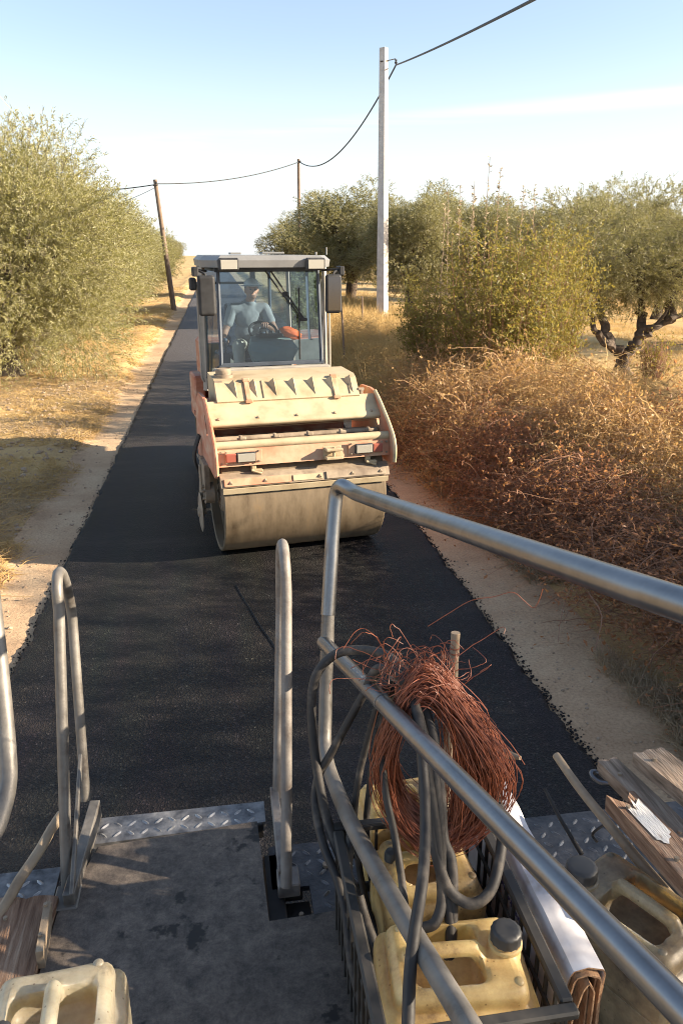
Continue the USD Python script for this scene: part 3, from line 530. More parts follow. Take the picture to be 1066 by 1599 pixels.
S1 = shrub('shrub', 'tall yellowish green shrub in the middle of the right verge, behind the reddish brush', 'shrub', (4.75, 12.8, gz(4.75, 12.8)), 0, mats=(shrub_leaf, dry_twig), seed=3, H=3.2, R=1.35, nsh=2700, nl=8, leaf=0.06)
thing('shrub', 'shrub with pale top at the right end of the thicket, left of the forked olive', 'shrub', (5.6, 13.6, gz(5.6, 13.6)), 2.0, None, (.75, .8, .98), ref=S1)
thing('shrub', 'dark leafy shrub at the left end of the thicket, near the concrete pole', 'shrub', (4.05, 14.2, gz(4.05, 14.2)), 4.0, None, (.62, .7, .78), ref=S1)
thing('shrub', 'brownish shrub at the back of the thicket in front of the grove', 'shrub', (6.6, 15.4, gz(6.6, 15.4)), 1.0, None, (.9, .9, 1.02), ref=S1)
shrub('sapling', 'small leafy sapling growing beside the forked olive trunk', 'sapling', (9.9, 16.6, gz(9.9, 16.6)), 0, mats=(shrub_leaf, dry_twig), seed=7, H=1.0, R=.42, nsh=130, nl=6, leaf=0.065)

# tall dry flower stalks standing above the thicket
def stalk_mesh(seed, H):
    rng = np.random.default_rng(seed); t = np.linspace(0, 1, 14)
    c = np.stack([0.05 * np.sin(t * 3 + seed), .04 * t * rng.normal(), t * H], 1)
    stem = tube(c, np.linspace(.014, .004, 14), 5)
    n = 80; u = rng.uniform(.5, 1, n); b = np.stack([np.interp(u, t, c[:, k]) for k in range(3)], 1)
    d = unit(rng.normal(size=(n, 3)) * [1, 1, .3] + [0, 0, .5]); ln = rng.uniform(.03, .09, n)
    return stem, leaf_mesh(b, d, ln, ln * .45, rng)
for k, (px_, py_, y) in enumerate([(767, 245, 14.5), (777, 262, 14.8), (722, 288, 14.2), (742, 284, 14.6), (736, 300, 15.0), (702, 296, 14.4), (815, 290, 15.4), (834, 288, 15.8), (795, 306, 14.9), (690, 315, 14.0)]):
    pt = PY(px_, py_, y); g0 = gz(pt[0], y); t = thing('dry_stalk', ['tallest bare dry flower stalk standing above the shrub', 'second tallest dry stalk, close right of the tallest one', 'dry stalk above the left part of the shrub', 'dry stalk left of the tallest pair above the shrub', 'short dry stalk between two taller ones left of the tallest pair', 'thin dry stalk above the left edge of the shrub', 'faint dry stalk right of the tallest pair', 'rightmost dry stalk above the thicket', 'short dry stalk just right of the tallest pair', 'leftmost short dry stalk above the thicket'][k], 'dry stalk', (pt[0], y, g0), k * 1.3, 'tall dry stalks above the shrub')
    st, lv = stalk_mesh(k + 40, pt[2] - g0); part(t, 'stem', st, grey_straw); part(t, 'seed_pods', lv, grey_straw, smooth=False, kind='stuff')

# dry reddish brush heaped along the right shoulder
def brush_parts(seed, R, H, ntw, nlf):
    rng = np.random.default_rng(seed); N = 7
    a_ = rng.uniform(0, 6.28, ntw); r_ = R * np.sqrt(rng.uniform(0, 1, ntw)); b_ = np.stack([np.cos(a_) * r_, np.sin(a_) * r_, np.zeros(ntw)], 1)
    prof = np.sqrt(np.clip(1 - (r_ / R)**2, 0.05, 1)); top = H * prof
    b_[:, 2] = top * rng.uniform(0, 0.9, ntw)
    an = rng.uniform(0, 6.28, ntw); d = unit(np.stack([np.cos(an), np.sin(an), rng.uniform(-.1, .9, ntw)], 1)); L = .15 + .6 * rng.uniform(0, 1, ntw)**1.6
    t = np.linspace(0, 1, N); bend = rng.normal(0, .45, (ntw, 3)) + [0, 0, -.5]
    c = b_[:, None] + d[:, None] * (L[:, None] * t)[..., None] + bend[:, None] * (L[:, None] * t**2 * .5)[..., None] + np.cumsum(rng.normal(0, .012, (ntw, N, 3)), 1)
    c[..., 2] = np.maximum(c[..., 2], -.03)
    rad = (.0012 + .0052 * rng.uniform(0, 1, ntw)**5)[:, None] * np.linspace(1.1, .5, N)[None]
    tw = tubes_many(c, rad)
    ci, cj = rng.integers(0, ntw, nlf), rng.integers(1, N, nlf); ln = .018 + .05 * rng.uniform(0, 1, nlf)**1.5
    lv = leaf_mesh(c[ci, cj], unit(rng.normal(size=(nlf, 3))), ln, ln * .5, rng)
    return tw, lv
def brush(name, label, loc, mats, group, **kw):
    tw, lv = brush_parts(**kw); t = thing(name, label, 'dry bush', loc, 0, group)
    part(t, 'twigs', tw, mats[0], smooth=False); part(t, 'dry_leaves', lv, mats[1], smooth=False); return t
GB = 'reddish dry bushes heaped along the right shoulder'
br_spots = []
rng = np.random.default_rng(8)
for y in np.arange(1.2, 13.2, 0.62):
    for row, xo in enumerate((3.75, 4.75, 5.9)):
        off = np.interp(y, [1, 5, 7, 10, 14], [0.1, 0.0, -0.1, -0.3, -0.35])
        br_spots.append((xo + off + rng.uniform(-.18, .18), y + rng.uniform(-.25, .25), rng.uniform(0, 6.28), (rng.uniform(.75, 1.1), rng.uniform(.75, 1.1), rng.uniform(.6, 1.2) * (0.78, 1.08, 1.02)[row] * np.interp(y, [1, 4, 6, 9, 13], [.75, .85, 1.0, 1.12, 1.0]))))
for y, x, sz in [(9.6, 3.35, 1.1), (10.5, 3.5, 1.2), (11.3, 3.35, 1.25), (12.0, 3.7, 1.3), (12.8, 3.4, 1.2), (13.6, 3.8, 1.3), (10.9, 4.3, 1.4), (12.3, 4.4, 1.45)]:
    br_spots.append((x, y, y * 3, (.9, .9, sz)))
protos = []
for k, (x, y, r, s) in enumerate(br_spots):
    near = ['under the top guard rail pipe', "under the guard rail's right end", 'level with the roller drum', 'beside the roller cab'][0 if y < 4 else 1 if y < 6.5 else 2 if y < 10 else 3]
    rowt = 'front' if x < 4.3 else 'middle' if x < 5.3 else 'rear'
    lb = 'reddish dry bush, %s row of the right bank, %s' % (rowt, near); g = 'dry bushes of the %s row %s' % (rowt, near)
    if len(protos) < 3:
        protos.append(brush('dry_bush', lb, (x, y, gz(x, y) - .03), ((dry_twig, dry_leaf), (tan_twig, tan_leaf), (dry_twig, dry_leaf))[k], g, seed=60 + k, R=0.85, H=1.12, ntw=1700, nlf=6000))
    else:
        thing('dry_bush', lb, 'dry bush', (x, y, gz(x, y) - .03), r, g, s, ref=protos[1 if k >= len(br_spots) - 8 else k % 3])
# pale straw weeds overgrowing the brush and its back edge
pb0 = None
rng = np.random.default_rng(15)
for k in range(46):
    y = 4.5 + 9 * k / 21 + rng.uniform(-.3, .3); x = (6.3 if k % 2 else 5.1) + rng.uniform(-.5, .4) - .05 * (y - 5); s = rng.uniform(.8, 1.15)
    if k >= 22: y = 11.2 + 13 * (k - 22) / 23 + rng.uniform(-.3, .3); x = 3.3 + (.9 if k % 2 else .0) + .04 * (y - 11) + rng.uniform(-.2, .3); s = rng.uniform(.7, .95)
    zz = gz(x, y) + (.0 if k % 2 else .1)
    GW = 'pale straw bushes over the back of the brush' if k < 22 else 'pale straw bushes between the roller and the concrete pole'; lb = 'pale straw bush tangled over the back of the reddish brush' if k < 22 else 'pale straw bush on the verge between the roller cab and the concrete pole'
    if pb0 is None:
        pb0 = brush('straw_bush', lb, (x, y, zz), (straw, straw), GW, seed=140, R=.8, H=1.15, ntw=1500, nlf=1500)
    else:
        thing('straw_bush', lb, 'dry bush', (x, y, zz), k * 1.7, GW, (s, s, s * rng.uniform(.9, 1.15)), ref=pb0)

# grass: tufts as one uncountable cover
def tuft(seed, n, H, spread, w=0.004, lean=.5):
    rng = np.random.default_rng(seed); a_ = rng.uniform(0, 6.28, n); r_ = spread * np.sqrt(rng.uniform(0, 1, n)); b_ = np.stack([np.cos(a_) * r_, np.sin(a_) * r_, np.full(n, -.02)], 1)
    h = H * rng.uniform(.45, 1.1, n); d = rng.normal(0, lean, (n, 2)); d3 = np.stack([d[:, 0], d[:, 1], np.ones(n)], 1); d3 = unit(d3)
    mid = b_ + d3 * (h * .5)[:, None]; tip = b_ + d3 * h[:, None] + np.stack([d[:, 0] * h * .5, d[:, 1] * h * .5, -np.abs(d[:, 0]) * h * .3], 1)
    s = unit(np.cross(d3, rng.normal(size=(n, 3)))) * w
    v = np.stack([b_ - s, b_ + s, mid + s * .8, mid - s * .8, tip], 1).reshape(-1, 3); o = np.arange(n)[:, None] * 5
    return v, np.vstack([o + [0, 1, 2], o + [0, 2, 3], o + [3, 2, 4]])
def scatter(name, label, pts, protos_mesh, mat, seed, smin, smax):
    rng = np.random.default_rng(seed)
    pi = UsdGeom.PointInstancer.Define(stage, '/World/' + numbered('/World', name))
    tg = []
    for k, m in enumerate(protos_mesh):
        pm = usdkit.mesh(stage, str(pi.GetPath()) + '/blade_cluster' + ('_%03d' % k if k else ''), m, mat); tg.append(pm.GetPath())
    pi.CreatePrototypesRel().SetTargets(tg)
    n = len(pts); pi.CreateProtoIndicesAttr(Vt.IntArray.FromNumpy(rng.integers(0, len(tg), n).astype(np.int32)))
    pi.CreatePositionsAttr(Vt.Vec3fArray.FromNumpy(np.asarray(pts, np.float32)))
    an = rng.uniform(0, 2 * np.pi, n); pi.CreateOrientationsAttr(Vt.QuathArray([Gf.Quath(float(math.cos(x / 2)), 0, 0, float(math.sin(x / 2))) for x in an]))
    s = rng.uniform(smin, smax, n); pi.CreateScalesAttr(Vt.Vec3fArray.FromNumpy(np.stack([s, s, s * rng.uniform(.7, 1.2, n)], 1).astype(np.float32)))
    return tag(pi.GetPrim(), label, 'grass', kind='stuff')
def pts_in(n, fx, fy, seed, clump=None):
    r = np.random.default_rng(seed); y = fy(r, n); x = fx(r, n, y)
    if clump is not None:
        m = meshkit.fbm(np.stack([x, y, 0 * x], -1) * clump, 3, seed); k = m > np.quantile(m, .35); x, y = x[k], y[k]
    return np.stack([x, y, ground_h(x, y)], 1)
flat = [tuft(k, 24, .12, .16, .0038, 1.6) for k in range(4)]
scatter('dry_grass', 'flattened straw littering the ground on the left verge', pts_in(9000, lambda r, n, y: -2.3 - (1.2 + y * .35) * r.uniform(0, 1, n)**1.3, lambda r, n: 4.5 + 40 * r.uniform(0, 1, n)**1.7, 1, .9), flat, straw, 1, .6, 1.5)
tall = [tuft(10 + k, 26, .6, .16, .006, .28) for k in range(4)]
scatter('dry_grass', 'tall golden dry grass along the right bank towards the concrete pole', pts_in(8500, lambda r, n, y: 2.85 + .03 * (y - 10) + 3.8 * r.uniform(0, 1, n)**1.2, lambda r, n: 10.5 + 32 * r.uniform(0, 1, n)**1.5, 2, .6), tall, straw, 2, .6, 1.7)
scatter('dry_grass', 'trampled straw and stubble on the shaded near left verge', pts_in(7000, lambda r, n, y: -2.35 - (1.4 + y * .25) * r.uniform(0, 1, n), lambda r, n: 5 + 15 * r.uniform(0, 1, n), 6, 1.0), flat, grey_straw, 6, .5, 1.3)
short = [tuft(20 + k, 22, .22, .1, .0032, .55) for k in range(4)]
scatter('dry_grass', 'short grey dry grass at the foot of the brush on the right shoulder', pts_in(2600, lambda r, n, y: 2.85 + .8 * r.uniform(0, 1, n)**1.2, lambda r, n: 2.5 + 11 * r.uniform(0, 1, n), 3, 1.2), short, grey_straw, 3, .5, 1.3)
scatter('dry_grass', 'dry pale grass of the field under the right olive trees', pts_in(7000, lambda r, n, y: 6 + (8 + y * .6) * r.uniform(0, 1, n), lambda r, n: 9 + 50 * r.uniform(0, 1, n)**1.3, 4, .4), [tuft(30 + k, 24, .22, .3, .005, .8) for k in range(3)], straw, 4, .7, 1.6)
scatter('dry_grass', 'straw tufts on the left orchard floor beyond the first tree', pts_in(5000, lambda r, n, y: -2.4 - 14 * r.uniform(0, 1, n), lambda r, n: 14 + 60 * r.uniform(0, 1, n)**1.5, 5, .3), [tuft(35 + k, 24, .12, .3, .005, 1.4) for k in range(3)], straw, 5, .7, 1.6)
# dry weeds at the left picture edge
Wd = brush('dry_weed', 'dry straggly weed on the left verge at the picture edge, nearest', (-2.75, 8.3, gz(-2.75, 8.3)), (straw, grey_straw), None, seed=91, R=.32, H=.3, ntw=170, nlf=120)
for x, y, s, lb in [(-3.35, 9.6, 1.2, 'dry weed on the left verge behind the nearest one'), (-2.5, 7.0, .8, 'dry weed beside the left grab handle on the sandy verge'), (-4.2, 12.5, 1.5, 'dry weed clump on the shaded left verge')]:
    thing('dry_weed', lb, 'dry weed', (x, y, gz(x, y)), x * 3, None, s, ref=Wd)

# ================================================================ POLES AND CABLES
def pole(name, label, base, top, r0, r1, mat, square=False):
    base, top = np.asarray(base, float), np.asarray(top, float)
    t = thing(name, label, 'utility pole', base)
    d = top - base; c = np.linspace(0, 1, 12)[:, None] * d
    if square:
        n = np.linspace(r0, r1, 12)
        v, f = tube(c, n * 1.3, 4)
        part(t, 'shaft', (v, f), mat, smooth=False)
    else:
        part(t, 'shaft', tube(c, np.linspace(r0, r1, 12), 14), mat)
    return t, d
cp_b = np.array([PY(597, 500, 31)[0], 31, 0.0]); cp_b[2] = gz(cp_b[0], 31) - .2
cp_t = PY(599, 74, 31)
cpt, d = pole('concrete_pole', 'tall pale square concrete pole standing right of the roller cab', cp_b, cp_t, .19, .125, concrete, True)
br = PY(618, 97, 31) - cp_b
part(cpt, 'bracket', cat_([tube([d + (-.15, -.1, -.45), d + (.02, -.12, -.45), br + (-.02, 0, .12)], .018, 6), tube([br + (-.02, 0, .12), br + (0, 0, -.1)], .025, 6)]), black_steel)
part(cpt, 'insulator', lathe([(0, .1), (.05, .09), (.03, .03), (.06, 0), (.03, -.05), (0, -.06)], 10, at=br), black_steel)
w1b = np.array([PY(272, 486, 44)[0], 44, 0.]); w1b[2] = gz(w1b[0], 44) - .1; w1t = PY(242, 280, 44)
wp1, d1 = pole('wooden_pole', 'leaning brown wooden pole on the left verge beyond the olive trees', w1b, w1t, .15, .10, pole_wood)
part(wp1, 'insulator', lathe([(0, .12), (.05, .1), (.06, 0), (0, -.02)], 8, at=d1 + (0.05, -.1, -.2)), black_steel)
part(wp1, 'bracket', cat_([tube([d1 + (-.12, -.12, -.3), d1 + (.14, -.12, -.26)], .025, 6)]), black_steel)
w2t = PY(466, 248, 55); w2b = np.array([w2t[0] - .05, 55, gz(w2t[0], 55) - .2])
wp2, d2 = pole('wooden_pole', 'thin dark wooden pole rising behind the roller cab', w2b, w2t, .13, .085, pole_wood)
part(wp2, 'insulator', lathe([(0, .12), (.05, .1), (.06, 0), (0, -.02)], 8, at=d2 + (0.1, -.08, -.2)), black_steel)
part(wp2, 'bracket', cat_([tube([d2 + (-.05, -.1, -.2), d2 + (.12, -.1, -.2)], .02, 6)]), black_steel)
def cable(label, a_, b_, sag, r, mat=cable_mat, n=40):
    a_, b_ = np.asarray(a_, float), np.asarray(b_, float); t = np.linspace(0, 1, n)[:, None]
    c = a_ + (b_ - a_) * t; c[:, 2] -= sag * 4 * (t * (1 - t))[:, 0]
    return single('power_cable', tube(c, r, 6), mat, label, 'cable')
cb = cp_b + br
near = P(808, -4, 13.0)
near2 = near + (near - cb) * 0.7
cable('dark cable from the concrete pole up to the top border of the picture', cb + (0, 0, -.08), near2, .12, .026)
cable('dark cable sagging from the concrete pole to the far wooden pole', cb + (0, 0, -.08), w2t + (.1, -.1, -.2), 1.35, .032)
cable('dark cable between the far wooden pole and the leaning pole', w2t + (-.05, -.1, -.2), w1t + (.05, -.1, -.2), .35, .03)
cable('dark cable running left from the leaning pole behind the olive tree', w1t + (-.05, -.1, -.25), PY(60, 297, 44), .15, .03)
cable('thin second wire dropping left from the leaning pole', w1t + (-.05, -.1, -.4), PY(120, 330, 44), .2, .014)
cable('thin pale yellow wire crossing in front of the left olive crowns', P(-60, 78, 13), PY(172, 318, 40), .35, .006, cable_pale)
for (pa, pb, y, lb) in [((541, 545), (532, 470), 19, 'thin leaning fence stake beside the roller cab mirror'), ((567, 505), (565, 462), 26, 'short fence stake left of the concrete pole')]:
    a_, b_ = PY(*pa, y), PY(*pb, y); a_[2] = gz(a_[0], y) - .1
    t = thing('fence_stake', lb, 'fence stake', a_)
    part(t, 'stake', tube(np.linspace(0, 1, 5)[:, None] * (b_ - a_) + np.array([[0, 0, 0], [.01, 0, 0], [-.008, 0, 0], [.006, 0, 0], [0, 0, 0]]), np.linspace(.03, .024, 5), 7), pole_wood)

# ================================================================ ROAD ROLLER (local axes: x across, y towards its rear, z up; front axle at the origin)
RO, RY = (0.72, 7.9, 0.0), math.radians(8)
ro = thing('road_roller', 'dusty cream and orange road roller with glazed cab on the fresh asphalt', 'road roller', RO, RY)
def drum(y, x0=0.0):
    W, R = 0.84, 0.6
    pr = [(0.06, -W + .10), (R - .05, -W + .10), (R - .035, -W + .01), (R - .02, -W), (R - .006, -W + .004), (R, -W + .012), (R, 0), (R, W - .012), (R - .006, W - .004), (R - .02, W), (R - .035, W - .01), (R - .05, W - .10), (0.06, W - .10)]
    d_ = part(ro, 'drum', lathe(pr, 72, 'x', (x0, y, R)), drum_steel, 35)
    for s in (-1, 1):
        part(d_, 'hub', cat_([lathe([(0, .0), (.17, .0), (.19, -.03 * s), (.19, -.1 * s)], 24, 'x', (x0 + s * (W - .04), y, R)), *[cyl((x0 + s * (W - .03), y + .13 * math.cos(a), R + .13 * math.sin(a)), (x0 + s * (W - .1), y + .13 * math.cos(a), R + .13 * math.sin(a)), .018, 8) for a in np.arange(6) * 1.047]]), dust_steel)
    return d_
drum(0.0); drum(3.4, .25)
# front frame: side wings
wing = sg.Polygon([(.75, 1.42), (.42, 1.60), (.12, 1.615), (-.02, 1.60), (-.16, 1.53), (-.31, 1.44), (-.48, 1.33), (-.61, 1.22), (-.655, 1.11), (-.65, .98), (-.60, .94), (-.25, .95), (.1, .92), (.75, .86)])
slot = sg.LineString([(-.18, 1.30), (-.06, 1.42)]).buffer(.035)
wing = wing.difference(slot)
for s in (-1, 1):
    w_ = part(ro, 'side_wing', prism(wing, .028, 'yz', s * .90), orange if s < 0 else orange_dust, 25)
    edge = [(-.02, 1.60), (-.16, 1.53), (-.31, 1.44), (-.48, 1.33), (-.61, 1.22), (-.655, 1.11), (-.65, .98)]
    part(w_, 'edge_bead', tube(spline([(s * .90, y, z) for y, z in edge], 5), .02, 8), orange_dust if s < 0 else cream)
    part(ro, 'axle_arm', cat_([prism([(-.12, .95), (.2, .95), (.1, .62), (.02, .52), (-.08, .58)], .05, 'yz', s * .93), cyl((s * .955, 0.0, .62), (s * .86, 0.0, .62), .11, 18), *[cyl((s * .975, .07 * math.cos(a), .62 + .07 * math.sin(a)), (s * .95, .07 * math.cos(a), .62 + .07 * math.sin(a)), .014, 6) for a in np.arange(5) * 1.257]]), dust_steel)
# hoses at the left flank
part(ro, 'side_hose', cat_([tube(spline([(-.93, .35 + .05 * k, 1.15), (-1.0, .3 + .06 * k, .95), (-.97, .35 + .05 * k, .78), (-.92, .5, .66)], 6), .014, 7) for k in range(3)]), rubber)
# bumper beam with the round top rail
part(ro, 'bumper', prism([(-.545, 1.03), (-.51, 1.205), (-.44, 1.225), (-.42, 1.19), (-.46, 1.03)], 1.768, 'yz', 0), orange_dust, 25)
part(ro, 'bumper_rail', cyl((-.884, -.485, 1.225), (.884, -.485, 1.225), .042, 16), cream)
for s in (-1, 1):
    lp = part(ro, 'lamp_plate', bx((s * .62, -.548, 1.125), (.36, .012, .125), .003, None), orange_dust)
    part(ro, 'red_lamp', bx((s * .745, -.565, 1.12), (.10, .03, .085), .008), lamp_red)
    hl = part(ro, 'headlight', bx((s * .60, -.560, 1.12), (.19, .04, .10), .012), black_plastic)
    part(hl, 'lens', bx((s * .60, -.583, 1.12), (.165, .012, .08), .005), lamp_white)
    part(lp, 'bolt', cat_([cyl((s * a, -.57, z), (s * a, -.55, z), .009, 6) for a in (.47, .79) for z in (1.075, 1.175)]), dust_steel)
# tow hook (two lugs) right of the middle
part(ro, 'tow_hook', cat_([bx((.27, -.60, 1.145), (.17, .09, .03), .01), bx((.27, -.60, 1.06), (.17, .09, .03), .01), cyl((.27, -.61, 1.04), (.27, -.61, 1.17), .014, 8), bx((.27, -.552, 1.10), (.19, .012, .13), .003)]), cream)
for x in (-.52, .66):
    part(ro, 'scraper_clip', cat_([bx((x, -.50, 1.0), (.05, .06, .09), .01), bx((x + .03, -.545, .975), (.10, .05, .03), .008), cyl((x - .03, -.56, .985), (x + .07, -.56, .945), .013, 8), cyl((x - .05, -.52, 1.035), (x + .04, -.52, 1.035), .014, 8)]), cream)
# scraper beam above the drum
sb = part(ro, 'scraper_beam', prism([(-.585, .925), (-.625, .845), (-.612, .832), (-.565, .85), (-.50, .93), (-.50, .955)], 1.72, 'yz', 0), dust_steel, 25)
part(sb, 'scraper_plate', bx((-.50, -.614, .888), (.66, .012, .075), .003, rotm([1, 0, 0], -.46)), orange_dust)
part(sb, 'scraper_plate', bx((.50, -.614, .888), (.62, .012, .075), .003, rotm([1, 0, 0], -.46)), dust_steel)
part(sb, 'scraper_plate', bx((.0, -.612, .886), (.30, .012, .06), .003, rotm([1, 0, 0], -.46)), cream)
part(sb, 'bolt', cat_([cyl((x, -.632, .880), (x, -.605, .893), .016, 8) for x in (-.77, -.43, .12, .46, .76)]), dust_steel)
part(ro, 'scraper_blade', bx((0, -.612, .80), (1.69, .010, .06), .003, rotm([1, 0, 0], .25)), cream)
# recess: back wall, sprinkler bar and nozzles
part(ro, 'recess_floor', bx((0, -.20, 1.13), (1.768, .56, .02), .004, rotm([1, 0, 0], .10)), dust_steel)
part(ro, 'sprinkler_bar', cyl((-.86, -.20, 1.22), (.86, -.20, 1.22), .03, 12), dust_steel)
for x in (-.62, -.28, .06, .40, .70):
    part(ro, 'nozzle', cat_([cyl((x, -.40, 1.235), (x, -.40, 1.30), .016, 8), bx((x + .02, -.42, 1.275), (.06, .03, .03), .006), cyl((x - .03, -.38, 1.26), (x + .05, -.38, 1.26), .011, 6)]), dust_steel)
# sloping front cowl (curved sheet)
cp = spline([(-.02, 1.575), (-.09, 1.51), (-.17, 1.445), (-.235, 1.40), (-.235, 1.36), (-.16, 1.33)], 5)
outer = [tuple(p) for p in cp]; inner = [(y + .03, z - .02) for y, z in outer[::-1]]
part(ro, 'cowl', prism(outer + inner, 1.768, 'yz', 0), cream, 40)
# ribbed water tank top
tk = part(ro, 'water_tank', prism([(-.05, 1.572), (.10, 1.742), (.17, 1.77), (.62, 1.78), (.62, 1.50), (.0, 1.50)], 1.50, 'yz', -.03), cream, 25)
for k in range(7):
    x = -.62 + k * .205
    # raised triangular rib with a steep left flank
    v = np.array([(x - .025, .085, 1.724), (x + .055, .085, 1.724), (x + .050, -.03, 1.594), (x + .030, .055, 1.775), (x + .045, -.028, 1.600)])
    part(tk, 'rib', (v, np.array([[0, 2, 3], [2, 4, 3], [0, 3, 1], [1, 3, 4], [1, 4, 2], [0, 1, 2]])), cream, False)
for x in (-.46, .47):
    part(tk, 'strap', cat_([bx((x, .02, 1.665), (.05, .235, .018), .003, rotm([1, 0, 0], .85)), bx((x, -.065, 1.565), (.075, .03, .03), .005), bx((x, .10, 1.76), (.07, .05, .035), .005)]), orange_dust)
part(tk, 'filler_cap', lathe([(0, .06), (.07, .06), (.08, .05), (.08, 0), (.10, 0), (.10, -.03)], 20, at=(-.66, .27, 1.80)), dust_steel)
part(tk, 'hinge', cat_([cyl((-.78, .12, 1.74), (-.70, .12, 1.74), .02, 8), cyl((.72, .0, 1.62), (.78, .0, 1.62), .02, 8), bx((.75, .0, 1.58), (.03, .05, .09), .006)]), dust_steel)
part(tk, 'panel_seam', cat_([bx((x, .03, 1.668), (.008, .21, .012), .002, rotm([1, 0, 0], .85)) for x in (-.30, .62)]), dust_steel)
part(ro, 'cowl_bolt', cat_([cyl((x, -.195, 1.435), (x, -.215, 1.42), .012, 6) for x in (-.80, -.40, 0, .40, .80)]), dust_steel)
part(ro, 'bumper_bolt', cat_([cyl((x, -.545, z), (x, -.528, z), .012, 6) for x in (-.84, .85) for z in (1.06, 1.17)]), dust_steel)
# shelf below the windscreen
part(ro, 'cab_sill', cat_([bx((0, .93, 1.745), (1.32, .10, .04), .006), bx((0, .96, 1.60), (1.36, .04, .29), .004)]), cab_frame)
for x in (-.36, .0, .38):
    part(ro, 'sill_plate', bx((x, .935, 1.675), (.31, .012, .065), .003), dust_steel if x < .2 else cream)
# main frame, rear body, steps
part(ro, 'frame', cat_([bx((0, 1.05, 1.05), (1.5, .9, .60), .03), bx((0, 1.95, 1.08), (1.2, 1.3, .72), .02), bx((.12, 1.95, .66), (.9, 2.2, .36), .03)]), orange)
part(ro, 'rear_body', cat_([bx((.22, 3.4, 1.48), (1.45, 1.4, .70), .06), bx((.05, 2.35, 1.12), (1.4, .5, .5), .03)]), orange)
part(ro, 'side_box', cat_([bx((-.74, 2.0, 1.30), (.13, .5, .54), .02), bx((-.80, 1.80, 1.12), (.05, .04, .05), .006)]), orange)
part(ro, 'step', cat_([bx((-.76, 1.45, .62), (.16, .4, .03), .006), bx((-.76, 1.28, .9), (.03, .03, .6), .004), bx((-.76, 1.62, .9), (.03, .03, .6), .004)]), dust_steel)
# edge cutting wheel at the left
ew = part(ro, 'edge_wheel', lathe([(0, -.03), (.05, -.03), (.06, -.015), (.19, -.006), (.215, 0), (.19, .006), (.06, .015), (.05, .03), (0, .03)], 32, 'x', (-.985, .18, .36)), dust_steel)
part(ew, 'wheel_arm', cat_([bx((-.95, .22, .62), (.05, .07, .50), .01), cyl((-1.0, .18, .36), (-.93, .18, .36), .03, 12), cyl((-.955, .26, .55), (-.93, .26, .95), .028, 10)]), dust_steel)
# cab
HX, FY, QY, BY, Z0, ZW, ZR, QX, BX, CXO = .585, 1.04, 1.36, 2.65, 1.46, 1.79, 2.84, .725, .60, .02
def post(a, b, w=.05): return tube(np.array([a, b], float), w * .7, 4)
fr = [post((CXO + s * QX, QY, Z0), (CXO + s * (QX - .015), QY + .02, ZR), .055) for s in (-1, 1)] + [post((CXO + s * BX, BY, Z0), (CXO + s * (BX - .02), BY, ZR), .05) for s in (-1, 1)]
part(ro, 'cab_frame', cat_(fr + [bx((CXO, BY, 1.66), (2 * BX, .05, .40), .005), *[cyl((CXO + s * QX, QY, 1.50), (CXO + s * BX, BY, 1.50), .03, 8) for s in (-1, 1)]]), cab_frame)
part(ro, 'window_frame', cat_([post((CXO - HX, FY, ZW), (CXO - HX + .02, FY + .07, ZR), .03), post((CXO + HX, FY, ZW), (CXO + HX - .02, FY + .07, ZR), .03), bx((CXO, FY + .005, ZW - .005), (2 * HX + .05, .03, .045), .004), bx((0, FY + .075, ZR - .02), (2 * HX, .04, .06), .004),
    post((CXO - HX, FY, ZW), (CXO - QX, QY, 1.6), .025), post((CXO + HX, FY, ZW), (CXO + QX, QY, 1.6), .025), bx((CXO, 1.9, ZR - .03), (1.2, 1.5, .03), .004)]), cab_dark)
part(ro, 'cab_floor', bx((CXO, 1.92, 1.45), (1.2, 1.5, .05), .005), cab_dark)
def sheet(pts):
    return np.asarray(pts, float) + np.array([CXO, 0, 0]), np.array([[0, 1, 2], [0, 2, 3]])
h = HX - .02
part(ro, 'windscreen', sheet([(-h, FY + .002, ZW + .02), (h, FY + .002, ZW + .02), (h - .02, FY + .068, ZR - .05), (-h + .02, FY + .068, ZR - .05)]), pane, False)
for s in (-1, 1):
    part(ro, 'corner_pane', sheet([(s * (HX + .02), FY + .03, ZW - .02), (s * (QX - .02), QY - .04, 1.55), (s * (QX - .03), QY - .02, ZR - .04), (s * HX, FY + .10, ZR - .04)][::s]), pane, False)
    part(ro, 'side_pane', sheet([(s * (QX - .005), QY + .06, 1.56), (s * (BX + .005), BY - .05, 1.56), (s * (BX - .015), BY - .05, ZR - .04), (s * (QX - .02), QY + .06, ZR - .04)][::s]), pane, False)
part(ro, 'rear_pane', sheet([(BX - .04, BY, 1.88), (-BX + .04, BY, 1.88), (-BX + .06, BY, ZR - .04), (BX - .06, BY, ZR - .04)]), pane, False)
part(ro, 'rear_post', cat_([post((.12, BY - .03, 1.86), (.12, BY - .03, ZR), .05), post((.34, BY - .03, 1.86), (.34, BY - .03, ZR), .03), bx((-.28, BY - .03, 2.62), (.80, .02, .03), .004)]), cab_dark)
def roof_ring(z, g): return [(CXO + x * (1 + 0) + (g if x < 0 else -g) * (abs(x) > 0), y + (g if y < 1.5 else -g), z) for x, y in ((-.60, .90), (.60, .90), (.745, 1.22), (.63, 2.80), (-.63, 2.80), (-.745, 1.22))]
rv = np.array(roof_ring(ZR, .01) + roof_ring(ZR + .075, .0) + roof_ring(ZR + .125, .05))
rfm = trimesh.convex.convex_hull(rv)
rf = part(ro, 'cab_roof', (np.array(rfm.vertices), np.array(rfm.faces)), cab_grey, 25)
